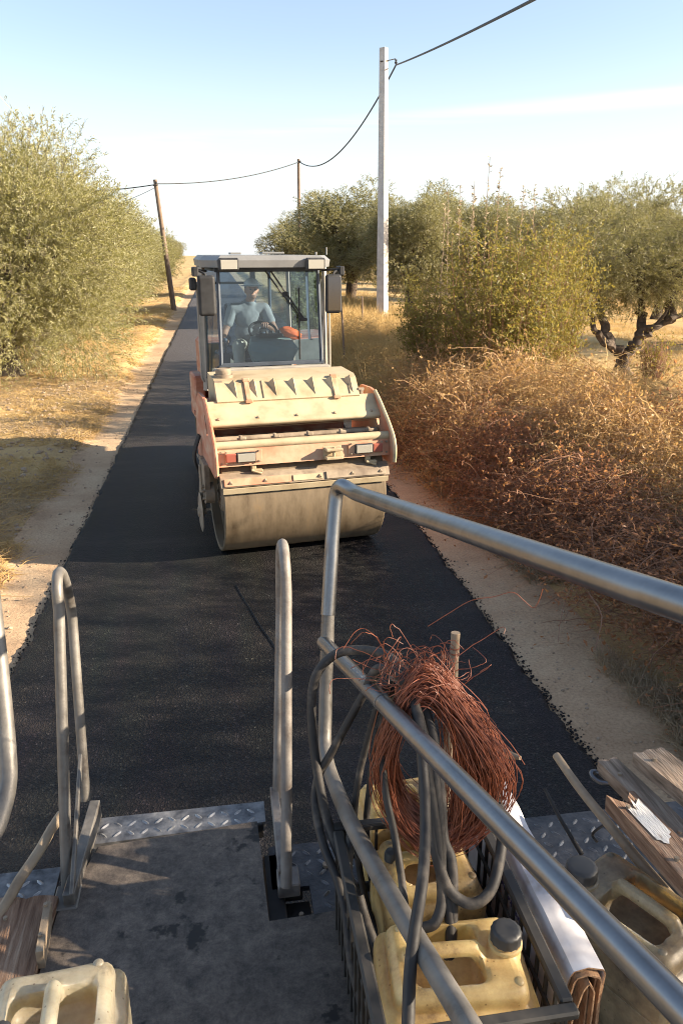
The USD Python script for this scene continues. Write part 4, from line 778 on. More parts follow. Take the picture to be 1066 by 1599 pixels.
part(rf, 'roof_trim', cat_([bx((-.35, 1.1, 2.985), (.12, .12, .02), .004), bx((.1, 1.3, 2.99), (.25, .2, .02), .004), cyl((.66, 1.0, 2.97), (.66, 1.0, 3.05), .008, 6), cyl((.54, 1.0, 2.97), (.54, 1.0, 3.0), .012, 6)]), cab_grey)
for s in (-1, 1):
    x = -.46 if s < 0 else .50
    wl = part(ro, 'work_lamp', bx((x, .885, 2.875), (.22, .07, .13), .015), black_plastic)
    part(wl, 'lens', bx((x, .848, 2.872), (.175, .012, .095), .006), lamp_white)
    mi = part(ro, 'mirror', arr(rbox((-.71 if s < 0 else .70, .86, 2.555), (.19, .075, .42), .035)), mirror_mat, 40)
    part(mi, 'mirror_arm', cat_([tube(fillet([(s * .66, 1.2, 2.80), (s * .80, .95, 2.82), (-.71 if s < 0 else .70, .86, 2.78), (-.71 if s < 0 else .70, .86, 2.70)], .05), .012, 7), bx((s * .81, .96, 2.80), (.06, .16, .10), .01)]), mirror_mat)
    if s > 0: part(mi, 'mirror_face', bx((.70, .8195, 2.555), (.145, .004, .36), .001), mirror_glass)
    part(ro, 'grab_rail', tube(fillet([(CXO + s * .74, QY, 1.55), (CXO + s * .775, QY - .02, 1.6), (CXO + s * .775, QY, 2.65), (CXO + s * .74, QY, 2.70)], .05), .012, 7), cab_frame)
part(ro, 'position_lamp', bx((-.80, 1.34, 2.66), (.08, .08, .14), .02), black_plastic)
part(ro, 'wiper', cat_([tube([(-.02, FY + .045, 2.80), (.16, FY + .01, 2.55), (.38, FY - .012, 2.28)], .010, 6), tube([(.04, FY + .045, 2.80), (.21, FY + .01, 2.55), (.40, FY - .012, 2.28)], .010, 6), bx((.19, FY + .012, 2.55), (.07, .02, .05), .005), bx((.345, FY - .008, 2.22), (.016, .02, .80), .003), bx((.39, FY - .018, 2.27), (.09, .02, .035), .005)]), mirror_mat)
# inside the cab
part(ro, 'seat', cat_([arr(rbox(c, s, .04)) for c, s in [((-.06, 2.12, 1.78), (.50, .48, .13)), ((-.06, 2.40, 2.08), (.48, .12, .60)), ((-.06, 2.15, 1.60), (.3, .3, .24))]]), seat_mat, 40)
WR = rotm([1, 0, 0], .62); WC = np.array([.03, 1.58, 2.10])
rim = lathe([(.165 + .016 * math.cos(a), .016 * math.sin(a)) for a in np.linspace(0, 6.283, 9)], 32)
sp_ = [cyl((0, 0, -.01), (.16 * math.cos(a), .16 * math.sin(a), 0), .011, 6) for a in (math.pi / 2, math.pi * 7 / 6, math.pi * 11 / 6)]
part(ro, 'steering_wheel', move(cat_([rim] + sp_ + [lathe([(0, .02), (.045, .015), (.05, -.03), (0, -.04)], 14)]), WC, WR), mirror_mat, 40)
part(ro, 'steering_column', cyl(WC + (0, 0, -.03), (.03, 1.30, 1.60), .05, 12), cab_dark)
cv = np.array([(-.19, 1.20, 2.02), (.30, 1.20, 2.02), (.36, 1.14, 1.93), (.22, 1.12, 1.70), (-.06, 1.12, 1.70), (-.24, 1.15, 1.93), (-.15, 1.42, 2.06), (.28, 1.42, 2.06), (.25, 1.42, 1.70), (-.12, 1.42, 1.70), (-.02, 1.10, 1.88), (.19, 1.10, 1.96)])
hm = trimesh.convex.convex_hull(cv); part(ro, 'console', (np.array(hm.vertices), np.array(hm.faces)), console_mat, False)
part(ro, 'console_panel', cat_([bx((.06, 1.34, 2.075), (.30, .16, .03), .008), *[cyl((-.04 + .07 * k, 1.36, 2.09), (-.04 + .07 * k, 1.37, 2.12), .016, 8) for k in range(4)]]), mirror_mat)
part(ro, 'lever', cat_([cyl((-.42, 1.72, 1.62), (-.42, 1.66, 1.98), .012, 8), sphere((-.42, 1.655, 2.0), .028, 2), bx((-.44, 1.80, 1.72), (.14, .40, .26), .02)]), cab_dark)
def rt(p):
    p = np.asarray(p, float); c, s = math.cos(RY), math.sin(RY)
    return np.stack([p[..., 0] * c - p[..., 1] * s, p[..., 0] * s + p[..., 1] * c, p[..., 2]], -1) + np.array(RO)

# orange cloth lying beside the console
oc = thing('orange_cloth', 'bright orange cloth crumpled beside the steering wheel in the roller cab', 'cloth', RO, RY)
v, f = sphere((0, 0, 0), 1, 3); v = v * (1 + .5 * (meshkit.fbm(v * 2.3 + 3, 3, 4) - .5)[:, None]) * np.array([.13, .09, .065])
part(oc, 'cloth', (v @ rotm([0, 1, 0], .35).T + np.array([.315, 1.36, 2.09]), f), orange_cloth, 60)

# ---------------------------------------------------------------- the operator
def limb(js, rs):
    """hull chain through joints"""
    out = []
    for (a, ra), (b, rb) in zip(zip(js[:-1], rs[:-1]), zip(js[1:], rs[1:])):
        out.append(manifold3d.Manifold.batch_hull([manifold3d.Manifold.sphere(float(ra), 20).translate(list(map(float, a))), manifold3d.Manifold.sphere(float(rb), 20).translate(list(map(float, b)))]))
    return out
def body(parts, n=.02, it=10):
    m = manifold3d.Manifold.batch_boolean(parts, manifold3d.OpType.Add).refine_to_length(n)
    v, f = arr(m); t = trimesh.Trimesh(v, f, process=True); trimesh.smoothing.filter_taubin(t, iterations=it)
    return np.array(t.vertices), np.array(t.faces)
ell = lambda c, s: manifold3d.Manifold.sphere(1.0, 28).scale(list(map(float, s))).translate(list(map(float, c)))
J = dict(hip=(-.06, 2.14, 1.90), waist=(-.06, 2.13, 2.05), chest=(-.05, 2.09, 2.24), neck=(-.03, 2.06, 2.42), head=(-.01, 2.02, 2.555),
    shR=(-.24, 2.08, 2.33), elR=(-.36, 2.03, 2.06), wrR=(-.42, 1.80, 1.99), shL=(.15, 2.07, 2.33), elL=(.24, 1.90, 2.09), wrL=(.09, 1.70, 2.17),
    hpR=(-.16, 2.08, 1.88), knR=(-.27, 1.62, 1.93), anR=(-.27, 1.52, 1.54), hpL=(.04, 2.08, 1.88), knL=(.10, 1.66, 1.92), anL=(.12, 1.5, 1.54))
def hand(w, d, up, side):
    """palm with four curled fingers and a thumb leaving its side"""
    w, d, up, side = map(lambda q: np.asarray(q, float), (w, d, up, side)); out = limb([w, w + d * .03], [.026, .026])
    out.append(manifold3d.Manifold.batch_hull([manifold3d.Manifold.sphere(.014, 12).translate(list(map(float, w + d * a + side * b))) for a, b in ((.02, -.025), (.02, .025), (.085, -.034), (.085, .034))]))
    for k, (o, l) in enumerate(((-.033, .9), (-.011, 1.05), (.011, 1.0), (.033, .8))):
        p0 = w + d * .085 + side * o; p1 = p0 + d * .038 * l - up * .006; p2 = p1 + d * .012 * l - up * .028; p3 = p2 - d * .014 - up * .016
        out += limb([p0, p1, p2, p3], [.0095, .009, .0085, .0075])
    q0 = w + d * .035 - side * .028; q1 = q0 - side * .022 + d * .022 - up * .012; q2 = q1 + d * .028 - up * .016 + side * .006
    return out + limb([q0, q1, q2], [.012, .0105, .009])
pe = thing('person', 'person in grey shirt and white cap sitting at the steering wheel of the roller', 'person', RO, RY)
skinb = limb([J['neck'] - np.array([0, 0, .06]), J['neck'], np.array(J['head']) - (0, .01, .05)], [.06, .055, .055])
skinb += [ell(J['head'], (.076, .098, .112)), ell(np.array(J['head']) + (0, -.045, -.06), (.052, .055, .05)), ell(np.array(J['head']) + (0, -.10, -.012), (.015, .022, .026)), ell(np.array(J['head']) + (0, -.092, -.058), (.026, .012, .008))]
skinb += [ell(np.array(J['head']) + (s * .078, .005, -.005), (.012, .024, .034)) for s in (-1, 1)] + [ell(np.array(J['head']) + (s * .03, -.085, .028), (.018, .012, .008)) for s in (-1, 1)]
skinb += limb([J['shR'], J['elR'], J['wrR']], [.05, .042, .028]) + limb([J['shL'], J['elL'], J['wrL']], [.05, .042, .028])
dl = unit(np.array([-.25, -.75, .12])); skinb += hand(J['wrL'], dl, np.array([0, .1, 1.0]), np.array([.95, -.3, 0]))
dr = unit(np.array([0, -.9, .0])); skinb += hand(J['wrR'], dr, np.array([0, 0, 1.0]), np.array([-1.0, 0, 0]))
skinb += [ell(J['chest'], (.14, .09, .16)), ell(J['hip'], (.14, .11, .1))] + limb([J['chest'], J['waist'], J['hip']], [.10, .10, .11]) + limb([J['shR'], J['chest']], [.045, .09]) + limb([J['shL'], J['chest']], [.045, .09])
skinb += limb([J['hpR'], J['knR'], J['anR']], [.075, .05, .035]) + limb([J['hpL'], J['knL'], J['anL']], [.075, .05, .035])
pb = part(pe, 'body', body(skinb, .013, 5), skin, 60)
for s in (-1, 1):
    part(pe, 'eye', sphere(np.array(J['head']) + (s * .03, -.093, .012), .009, 1), mirror_mat, 60)
sh = [ell(J['chest'], (.185, .125, .20)), ell(np.array(J['waist']) + (0, -.015, 0), (.165, .125, .16)), ell(J['hip'], (.165, .13, .10))] + limb([np.array(J['chest']) + (0, 0, .13), np.array(J['neck']) - (0, 0, .035)], [.085, .068])
sh += limb([J['chest'] + np.array([-.05, 0, .06]), J['shR'], np.array(J['shR']) * .4 + np.array(J['elR']) * .6], [.10, .075, .062]) + limb([J['chest'] + np.array([.05, 0, .06]), J['shL'], np.array(J['shL']) * .4 + np.array(J['elL']) * .6], [.10, .075, .062])
sv, sf = body(sh, .016, 6); sv = sv + unit(sv - np.array([-.05, 2.09, 2.15])) * ((meshkit.fbm(sv * np.array([13, 13, 7]), 3, 9) - .5) * .028)[:, None]
part(pe, 'shirt', (sv, sf), shirt_mat, 60)
tr = [ell(np.array(J['hip']) - (0, 0, .02), (.172, .14, .09))] + limb([J['hpR'], J['knR'], np.array(J['anR']) + (0, 0, .05)], [.10, .078, .06]) + limb([J['hpL'], J['knL'], np.array(J['anL']) + (0, 0, .05)], [.10, .078, .06])
tv, tf = body(tr, .016, 6); tv = tv + ((meshkit.fbm(tv * np.array([12, 9, 12]), 3, 12) - .5) * .022)[:, None] * np.array([.5, -.5, .7])
part(pe, 'trousers', (tv, tf), trouser_mat, 60)
part(pe, 'shoe', body(limb([np.array(J['anR']) - (0, -.03, .02), np.array(J['anR']) + (0, -.17, -.035)], [.045, .035]), .015, 5), shoe_mat, 60)
part(pe, 'shoe', body(limb([np.array(J['anL']) - (0, -.03, .02), np.array(J['anL']) + (0, -.17, -.035)], [.045, .035]), .015, 5), shoe_mat, 60)
hd = np.array(J['head'])
part(pe, 'hair', body([ell(hd + (0, .025, .03), (.083, .088, .095))], .02, 2), seat_mat, 60)
cp_ = ell(hd + (0, .0, .06), (.094, .112, .085)).trim_by_plane([0, 0, 1], float(hd[2] + .05))
part(pe, 'cap', body([cp_, ell(hd + (0, -.02, .052), (.145, .165, .008))], .015, 3), cap_mat, 60)

# ================================================================ ASPHALT PAVER (the platform the picture was taken from)
DZ = 1.10
pv = thing('asphalt_paver', 'dirty steel paver platform with tread plates, grab handles and pipe guard rails', 'paver')
def plate(name, poly, top, th, mat, label=None, parent=None):
    return part(parent or pv, name, prism(sg.Polygon(poly).buffer(.004, join_style=1), th, 'xy', top - th / 2), mat, 25, label=label)
deck = plate('deck_plate', [(-.475, 2.165), (.045, 2.205), (.058, 1.775), (.30, 1.785), (.31, .60), (-.62, .60), (-.56, 1.90)], DZ + .02, .03, deck_steel, 'main deck plate caked in black tar')
plate('tread_plate', [(-.505, 2.215), (.075, 2.235), (.075, 2.335), (-.51, 2.335)], DZ - .005, .02, tread_steel, 'rear tread plate strip between the handles')
plate('tread_plate', [(-1.55, 1.93), (-.60, 1.955), (-.60, 2.125), (-1.55, 2.125)], DZ - .01, .02, tread_steel, 'left tread plate')
tp = plate('tread_plate', [(.205, 1.79), (2.0, 1.79), (2.0, 2.13), (.085, 2.13), (.085, 1.95), (.205, 1.95)], DZ - .03, .02, tread_dark, 'tarred right tread plate with a cut out')
def bars(x0, x1, y0, y1, z, seed, hole=None):
    L = []; st = .046; k = 0
    for i in range(int((x1 - x0) / st)):
        for j in range(int((y1 - y0) / st)):
            x, y = x0 + (i + .5) * st, y0 + (j + .5) * st
            if hole and hole(x, y): continue
            a = .785 if (i + j) % 2 else -.785
            c, s = math.cos(a), math.sin(a); l, w, h = .0185, .0058, .0040
            q = np.array([(-l, 0, 0), (-l * .5, -w, 0), (l * .5, -w, 0), (l, 0, 0), (l * .5, w, 0), (-l * .5, w, 0), (-l * .55, 0, h), (l * .55, 0, h)])
            q = np.stack([q[:, 0] * c - q[:, 1] * s + x, q[:, 0] * s + q[:, 1] * c + y, q[:, 2] + z], 1)
            L.append((q, np.array([[0, 1, 6], [1, 2, 7], [1, 7, 6], [2, 3, 7], [3, 4, 7], [4, 5, 6], [4, 6, 7], [5, 0, 6]])))
    return cat_(L)
part(pv, 'tread_bars', bars(-.5, .075, 2.225, 2.335, DZ - .005, 1), tread_bar, False, kind='stuff', label='raised lozenges of the rear strip')
part(pv, 'tread_bars', bars(-1.5, -.60, 1.955, 2.125, DZ - .01, 2), tread_bar, False, kind='stuff', label='raised lozenges of the left tread plate')
part(pv, 'tread_bars', bars(.09, 1.95, 1.79, 2.13, DZ - .03, 3, lambda x, y: x < .215 and y < 1.96), tread_bar_dark, False, kind='stuff', label='raised lozenges of the right tread plate')
part(pv, 'body', cat_([bx((.26, 1.15, .42), (3.7, 1.35, .62), .02), bx((.26, 1.62, .86), (3.5, .22, .3), .01), bx((.26, 2.02, .50), (3.4, .18, .34), .01), bx((.26, .2, .60), (2.4, 1.4, .9), .03), *[bx((x, 1.95, .85), (.06, .30, .44), .005) for x in (-1.2, -.52, .09, .9, 1.7)]]), black_steel, 25, label='black screed body under the platform')
part(pv, 'hole_liner', cat_([bx((.145, 1.87, 1.0), (.11, .15, .02), .003), bx((.13, 1.965, 1.03), (.10, .012, .06), .002)]), black_steel)
part(pv, 'edge_strip', bx((-.21, 2.198, 1.075), (.56, .012, .06), .003, rotm([0, 0, 1], .06)), black_steel)
part(pv, 'bolt', cat_([cyl((.265, 2.02, 1.07), (.265, 2.02, 1.08), .012, 8)]), dust_steel)
part(pv, 'bolt', cat_([cyl((.16, 1.80, 1.10), (.16, 1.80, 1.112), .007, 8)]), dust_steel)
# grab handles
def handle(n0, n1, f0, f1, mat, foot, nm):
    n0, n1, f0, f1 = map(np.array, (n0, n1, f0, f1))
    up = (n1 + f1) / 2 + np.array([0, 0, .10])
    path = [n0, n1] ; d = f1 - n1
    a = np.linspace(0, math.pi, 12); c = (n1 + f1) / 2
    arc = [c - d / 2 * math.cos(t) + np.array([0, 0, np.linalg.norm(d) * .5]) * math.sin(t) for t in a]
    p = np.vstack([np.linspace(n0, n1, 8)[:-1], arc, np.linspace(f1, f0, 8)[1:]])
    h_ = part(pv, 'grab_handle', tube(p, .0175, 14), mat, 60, label=nm)
    return h_
L0, L1, L2, L3 = P(105, 1400, 2.40), P(92, 952, 2.43), P(134, 1250, 2.75), P(113, 965, 2.72)
hl_ = handle(L0, L1, L2, L3, worn_rail, None, 'left grab handle')
R0, R1, R2, R3 = P(447, 1385, 2.36), P(447, 928, 2.42), P(433, 1245, 2.78), P(438, 938, 2.80)
hr_ = handle(R0, R1, R2, R3, old_rail, None, 'right grab handle')
def flat_bar(a, b, w, th, up=(0, 0, 1)):
    a, b = np.asarray(a, float), np.asarray(b, float); d = b - a; l = np.linalg.norm(d); d /= l
    x = np.cross(up, d); x /= np.linalg.norm(x); z = np.cross(d, x)
    return bx((a + b) / 2, (th, l, w), .003, np.stack([x, d, z], 1))
part(hl_, 'mount_plate', cat_([flat_bar(PZ(108, 1412, DZ + .03), PZ(150, 1262, DZ + .03), .07, .035), bx(PZ(106, 1410, DZ + .0), (.075, .10, .05), .004), flat_bar(PZ(112, 1400, DZ + .06), P(126, 1180, 2.62), .025, .012)]), worn_rail)
part(hr_, 'mount_plate', cat_([flat_bar(P(428, 1236, 2.80), P(442, 1370, 2.45), .05, .03), bx(PZ(450, 1378, DZ), (.07, .08, .05), .004)]), old_rail)
part(hl_, 'foot_block', cat_([bx((-.555, 1.85, 1.06), (.085, .14, .07), .006), bx((-.555, 1.71, 1.0), (.09, .16, .12), .006)]), black_steel)
# right guard rail
post_pts = [P(508, 1178, 2.60) , P(512, 985, 2.60), P(519, 830, 2.605), P(523, 790, 2.60)]
top0, top1 = P(540, 765, 2.58), P(1066, 945, 1.02)
topd = top1 - top0
bot = spline([P(512, 960, 2.6), P(508, 1100, 2.59), P(509, 1180, 2.52), P(530, 1245, 2.26), P(566, 1320, 1.96), P(640, 1450, 1.62), P(730, 1600, 1.34), P(800, 1720, 1.18)], 8)
toppath = fillet([P(512, 960, 2.6), P(519, 832, 2.605), P(526, 752, 2.60), top0 + topd * .06, top0 + topd * .5, top1, top0 + topd * 1.25], .075, 12)
gr_ = part(pv, 'guard_rail', tube(toppath, .0245, 20), galv, 60, label='polished top pipe of the right guard rail')
part(pv, 'guard_rail', tube(bot, .0225, 16), worn_rail, 60, label='dusty bent lower pipe of the right guard rail')
m0, m1 = P(505, 1003, 2.60), P(1066, 1577, .97)
mid = np.linspace(m0, m0 + (m1 - m0) * 1.2, 12)
part(pv, 'guard_rail', tube(mid, .0235, 18), galv, 60, label='middle pipe of the right guard rail')
jn = m0 + (m1 - m0) * .345; dj = unit(m1 - m0)
part(gr_, 'pipe_joint', cat_([tube([jn - dj * .004, jn + dj * .004], .0245, 18)]), worn_rail)
part(gr_, 'weld', cat_([tube([P(508, 1000, 2.60), P(511, 1012, 2.585)], .027, 14)]), worn_rail)
# left guard rail at the picture edge
part(pv, 'guard_rail', tube(spline([P(-22, 850, 2.3), P(-10, 950, 2.28), P(4, 1080, 2.22), P(12, 1170, 2.18), P(13, 1220, 2.15), P(4, 1265, 2.10), P(-14, 1310, 2.05), P(-80, 1420, 1.95)], 8), .0235, 16), worn_rail, 60, label='bent pipe of the left guard rail at the picture edge')
# slanting grey pipe at the left
sp = thing('broom_handle', 'slanting old wooden tool handle leaning on the left grab handle', 'tool handle')
part(sp, 'shaft', tube(np.linspace(P(96, 1272, 2.55), P(-25, 1465, 2.22), 8) + np.array([[0, 0, .004 * math.sin(k * 2)] for k in range(8)]), .0165, 12), stick_wood, 60)

# ---------------------------------------------------------------- wood and planks
def plank(name, label, a, b, w, th, mat, seed, up=(0, 0, 1), splinter=.0, paint=None, cat='plank'):
    """weathered board from a to b with an uneven end"""
    a, b = np.asarray(a, float), np.asarray(b, float); d = b - a; l = np.linalg.norm(d); d /= l
    x = np.cross(d, up); x /= np.linalg.norm(x); z = np.cross(x, d)
    nu, nw = 40, 9; r = np.random.default_rng(seed)
    us, wsn = np.linspace(0, 1, nu), np.linspace(-1, 1, nw)
    jag_ = splinter * np.clip(np.interp(np.arange(nw), np.arange(0, nw, 2), r.uniform(0, 1, (nw + 1) // 2)) + r.normal(0, .12, nw), 0, 1)
    def face(zz):
        g = []
        for j, wv in enumerate(wsn):
            s0 = jag_[j]
            for u in us:
                uu = s0 / l + (1 - s0 / l) * u
                g.append(a + d * l * uu + x * w / 2 * wv + z * zz)
        return np.array(g)
    T, Bm = face(th / 2), face(-th / 2)
    nz = meshkit.fbm(np.concatenate([T @ np.stack([d * 3, x * 60, z * 20], 1)]), 3, seed) - .5
    T = T + z * (nz * .004)[:, None]
    V = np.vstack([T, Bm]); N = nu * nw; F = []
    for j in range(nw - 1):
        for i in range(nu - 1):
            k = j * nu + i; F += [[k, k + 1, k + nu + 1], [k, k + nu + 1, k + nu], [N + k, N + k + nu + 1, N + k + 1], [N + k, N + k + nu, N + k + nu + 1]]
    for i in range(nu - 1):
        for j in (0, nw - 1):
            k = j * nu + i; q = [[k, N + k, N + k + 1], [k, N + k + 1, k + 1]]; F += q if j == 0 else [t[::-1] for t in q]
    for j in range(nw - 1):
        for i in (0, nu - 1):
            k = j * nu + i; q = [[k, k + nu, N + k + nu], [k, N + k + nu, N + k]]; F += q if i == 0 else [t[::-1] for t in q]
    m = trimesh.Trimesh(V, np.array(F), process=False); m.fix_normals()
    t = thing(name, label, cat)
    b_ = part(t, 'board', (V, np.array(m.faces)), mat, 35)
    if paint:
        u0, u1, w0, w1 = paint; sel = [(j * nu + i) for j in range(nw) for i in range(nu) if u0 <= us[i] + .06 * math.sin(j * 2.3) <= u1 and w0 <= wsn[j] <= w1]
        S = set(sel); PF = [[k, k + 1, k + nu + 1, k + nu] for k in sel if k + 1 in S and k + nu in S and k + nu + 1 in S and (k % nu) < nu - 1]
        u_, inv = np.unique(np.array(PF), return_inverse=True); part(b_, 'flaking_paint', (T[u_] + z * .0025, inv.reshape(-1, 4)), white_paint, True)
    for k in range(2):
        q = a + d * l * (.18 + .55 * k) + x * w * .2 + z * (th / 2 + .004); part(b_, 'nail', cyl(q - z * .006, q + z * .004, .006, 7), dust_steel)
    return t
plank('plank', 'rightmost grey weathered plank sticking out over the dirt shoulder', P(1008, 1180, 2.30), P(1140, 1282, 2.0), .10, .045, plank_wood, 1, splinter=.012)
plank('plank', 'middle grey plank with a mossy worn end beside the rightmost one', P(945, 1193, 2.34), P(1120, 1362, 1.92), .065, .04, plank_wood, 2, splinter=.010)
plank('plank', 'broken plank with flaked white paint and splintered end', P(966, 1250, 2.16), P(1108, 1402, 1.80), .085, .05, plank_brown, 3, splinter=.06, paint=(.02, .55, -.8, .55))
plank('plank', 'brown split board at the lower left beside the handle foot', PZ(45, 1405, 1.12), PZ(12, 1520, 1.12) + (-.03, -.25, 0), .19, .045, plank_brown, 4, splinter=.02)
plank('plank', 'narrow split board lying left of the brown one', PZ(-14, 1408, 1.12), PZ(-45, 1520, 1.12) + (-.03, -.25, 0), .07, .045, plank_brown, 5, splinter=.05)
plank('plank', 'thin splintered slat on edge along the brown split board', PZ(78, 1412, 1.15), PZ(63, 1500, 1.15), .02, .06, stick_wood, 6, splinter=.04)
st_ = thing('wooden_stick', 'long round wooden stick slanting across the right tread plate', 'stick')
part(st_, 'shaft', tube(spline([P(868, 1180, 2.42), P(905, 1232, 2.3), P(960, 1300, 2.16), P(1010, 1360, 2.03), P(1080, 1440, 1.88)], 6), np.linspace(.0125, .016, 25), 12), stick_wood, 60)
pp = thing('grey_pipe', 'short blue grey pipe lying under the wooden stick at the right border', 'pipe')
part(pp, 'pipe', tube([P(1028, 1374, 2.06), P(1100, 1462, 1.90)], .024, 16), galv, 60)
rd = thing('steel_rod', 'thin dark steel rod leaning behind the grimy jerrycan cap', 'rod')
part(rd, 'rod', tube([P(850, 1232, 2.30), P(875, 1280, 2.25), P(908, 1335, 2.18)], [.005, .006, .007], 8), black_steel, 60)
hk = thing('steel_hook', 'dark bent steel hook near the splintered plank end', 'hook')
part(hk, 'hook', tube(spline([P(955, 1224, 2.28), P(938, 1222, 2.3), P(925, 1213, 2.32), P(924, 1206, 2.33), P(934, 1207, 2.33), P(950, 1212, 2.31)], 6), .008, 8), galv, 60)
wr = thing('bent_wire', 'thin bent dark wire lying on the right tread plate', 'wire')
part(wr, 'wire', tube(spline([P(948, 1285, 2.37), P(930, 1297, 2.36), P(925, 1305, 2.37), P(932, 1315, 2.35)], 5), .0045, 6), black_steel, 60)

# ---------------------------------------------------------------- jerrycans
def jerrycan(label, loc, rotz, size, mat, cap=(.3, .28), capr=.032, seed=0, handle='x', tilt=None, capmat=None):
    """blow moulded can: rounded body with a hand recess bridged by a grip, a neck and a ribbed cap"""
    w, d, h = size; H = manifold3d.Manifold
    b = rbox((0, 0, h / 2 - .02), (w, d, h - .04), .035)
    hump = rbox((0, 0, h - .055), (w * .86, d * .84, .11), .03)
    m = b + hump
    rec = rbox((-w * .06, 0, h + .0), (w * .46, d * .62, .13), .025)
    m = m - rec
    for z in (.30, .62): m = m - (rbox((0, 0, h * z), (w * 1.2, d * 1.2, .012), .005) - rbox((0, 0, h * z), (w - .006, d - .006, .03), .012))
    for s in (-1, 1): m = m - rbox((s * (w / 2 + .012), 0, h * .45), (.035, d * .55, h * .5), .015)
    grip = H.batch_boolean(limb([(-w * .34, 0, h - .03), (-w * .26, 0, h + .012), (w * .12, 0, h + .012), (w * .21, 0, h - .035)], [.019, .017, .017, .020]), manifold3d.OpType.Add)
    m = m + grip
    cx, cy = cap[0] * w, cap[1] * d
    m = m + H.cylinder(.05, capr * 1.12, capr * .98, 24).translate([cx, cy, h - .03])
    v, f = arr(m.refine_to_length(.02)); t0 = trimesh.Trimesh(v, f, process=True); trimesh.smoothing.filter_taubin(t0, iterations=4)
    v = np.array(t0.vertices); v = v + ((meshkit.fbm(v * 9, 2, seed) - .5) * .006)[:, None] * unit(v - [0, 0, h / 2])
    t = thing('jerrycan', label, 'jerrycan', loc, rotz)
    part(t, 'body', (v, np.array(t0.faces)), mat, 50)
    n = 30; a = np.arange(n) / n * 2 * np.pi
    rr = capr * (1 + .05 * (np.arange(n) % 2))
    prof = [(0, .034), (.7, .034), (.92, .031), (1.0, .026), (1.0, .002), (.9, 0)]
    cv_ = np.concatenate([np.stack([rr * p * np.cos(a), rr * p * np.sin(a), np.full(n, z)], 1) for p, z in prof]); N = len(prof)
    i = np.arange(N - 1)[:, None] * n; j = np.arange(n)[None]; j2 = (j + 1) % n
    part(t, 'cap', (cv_ + (cx, cy, h + .018), np.stack([i + j2, i + j, i + n + j, i + n + j2], -1).reshape(-1, 4)), capmat or black_plastic, 40)
    part(t, 'cap_ring', lathe([(capr * 1.02, .016), (capr * 1.14, .014), (capr * 1.14, .006), (capr * 1.02, .004)], 24, at=(cx, cy, h)), capmat or mat)
    for sx, sy in ((-.33, .30), (.36, -.30)):
        part(t, 'moulded_boss', sphere((sx * w, sy * d, h - .004), .012, 2, (1, 1, .6)), mat, 60)
    return t
jerrycan('yellowed jerrycan with black cap in the front of the black crate', (.46, 1.275, DZ + .02), math.radians(-5), (.35, .255, .37), can_yellow, cap=(.34, .05), capr=.034, seed=1)
jerrycan('yellowed jerrycan in the middle behind the hoses, its spout under the wire coil', (.485, 1.60, DZ + .02), math.radians(2), (.27, .25, .335), can_yellow, cap=(.30, .22), capr=.033, seed=2, capmat=can_yellow)
jerrycan('farthest yellowed jerrycan, half hidden behind the wire coil', (.485, 1.93, DZ + .02), math.radians(4), (.27, .20, .28), can_yellow, cap=(.28, -.2), capr=.026, seed=3)
jerrycan('large grimy brown jerrycan with cracked top at the right border', (.945, 1.35, DZ - .01), math.radians(118), (.36, .27, .40), can_brown, cap=(.34, .22), capr=.038, seed=4)
jerrycan('pale beige jerrycan cut off at the lower left corner of the picture', (-.415, 1.275, DZ + .03), math.radians(94), (.24, .29, .37), can_pale, cap=(-.34, .30), capr=.03, seed=5)
sc_ = thing('black_knob', 'small black plug on the flank of the middle yellowed jerrycan', 'plug', P(610, 1336, 2.06))
part(sc_, 'plug', lathe([(0, .016), (.014, .014), (.018, .004), (.018, -.012), (0, -.014)], 14), black_plastic)
# crate
cr_t = thing('crate', 'black slatted plastic crate holding the yellowed jerrycans', 'crate', (.465, 1.43, DZ + .015))
W_, D_, H_ = .41, .62, .35
part(cr_t, 'floor', bx((0, 0, .006), (W_, D_, .012), .003), crate_plastic)
for s in (-1, 1):
    part(cr_t, 'rim', bx((0, s * D_ / 2, H_), (W_ + .03, .03, .022), .006), crate_plastic)
    part(cr_t, 'rim', bx((s * W_ / 2, 0, H_), (.03, D_ - .035, .022), .006), crate_plastic)
    for z in (.05, .13, .245): part(cr_t, 'slat', bx((0, s * D_ / 2, z), (W_, .008, .035 if z < .2 else .012), .002), crate_plastic); part(cr_t, 'slat', bx((s * W_ / 2, 0, z), (.008, D_ - .01, .035 if z < .2 else .012), .002), crate_plastic)
    for k in range(9): part(cr_t, 'upright', bx((-W_ / 2 + (k + .5) * W_ / 9, s * (D_ / 2 + .005), H_ / 2), (.008, .010, H_ - .02), .002), crate_plastic)
    for k in range(12): part(cr_t, 'upright', bx((s * (W_ / 2 + .005), -D_ / 2 + (k + .5) * D_ / 12, H_ / 2), (.010, .008, H_ - .02), .002), crate_plastic)
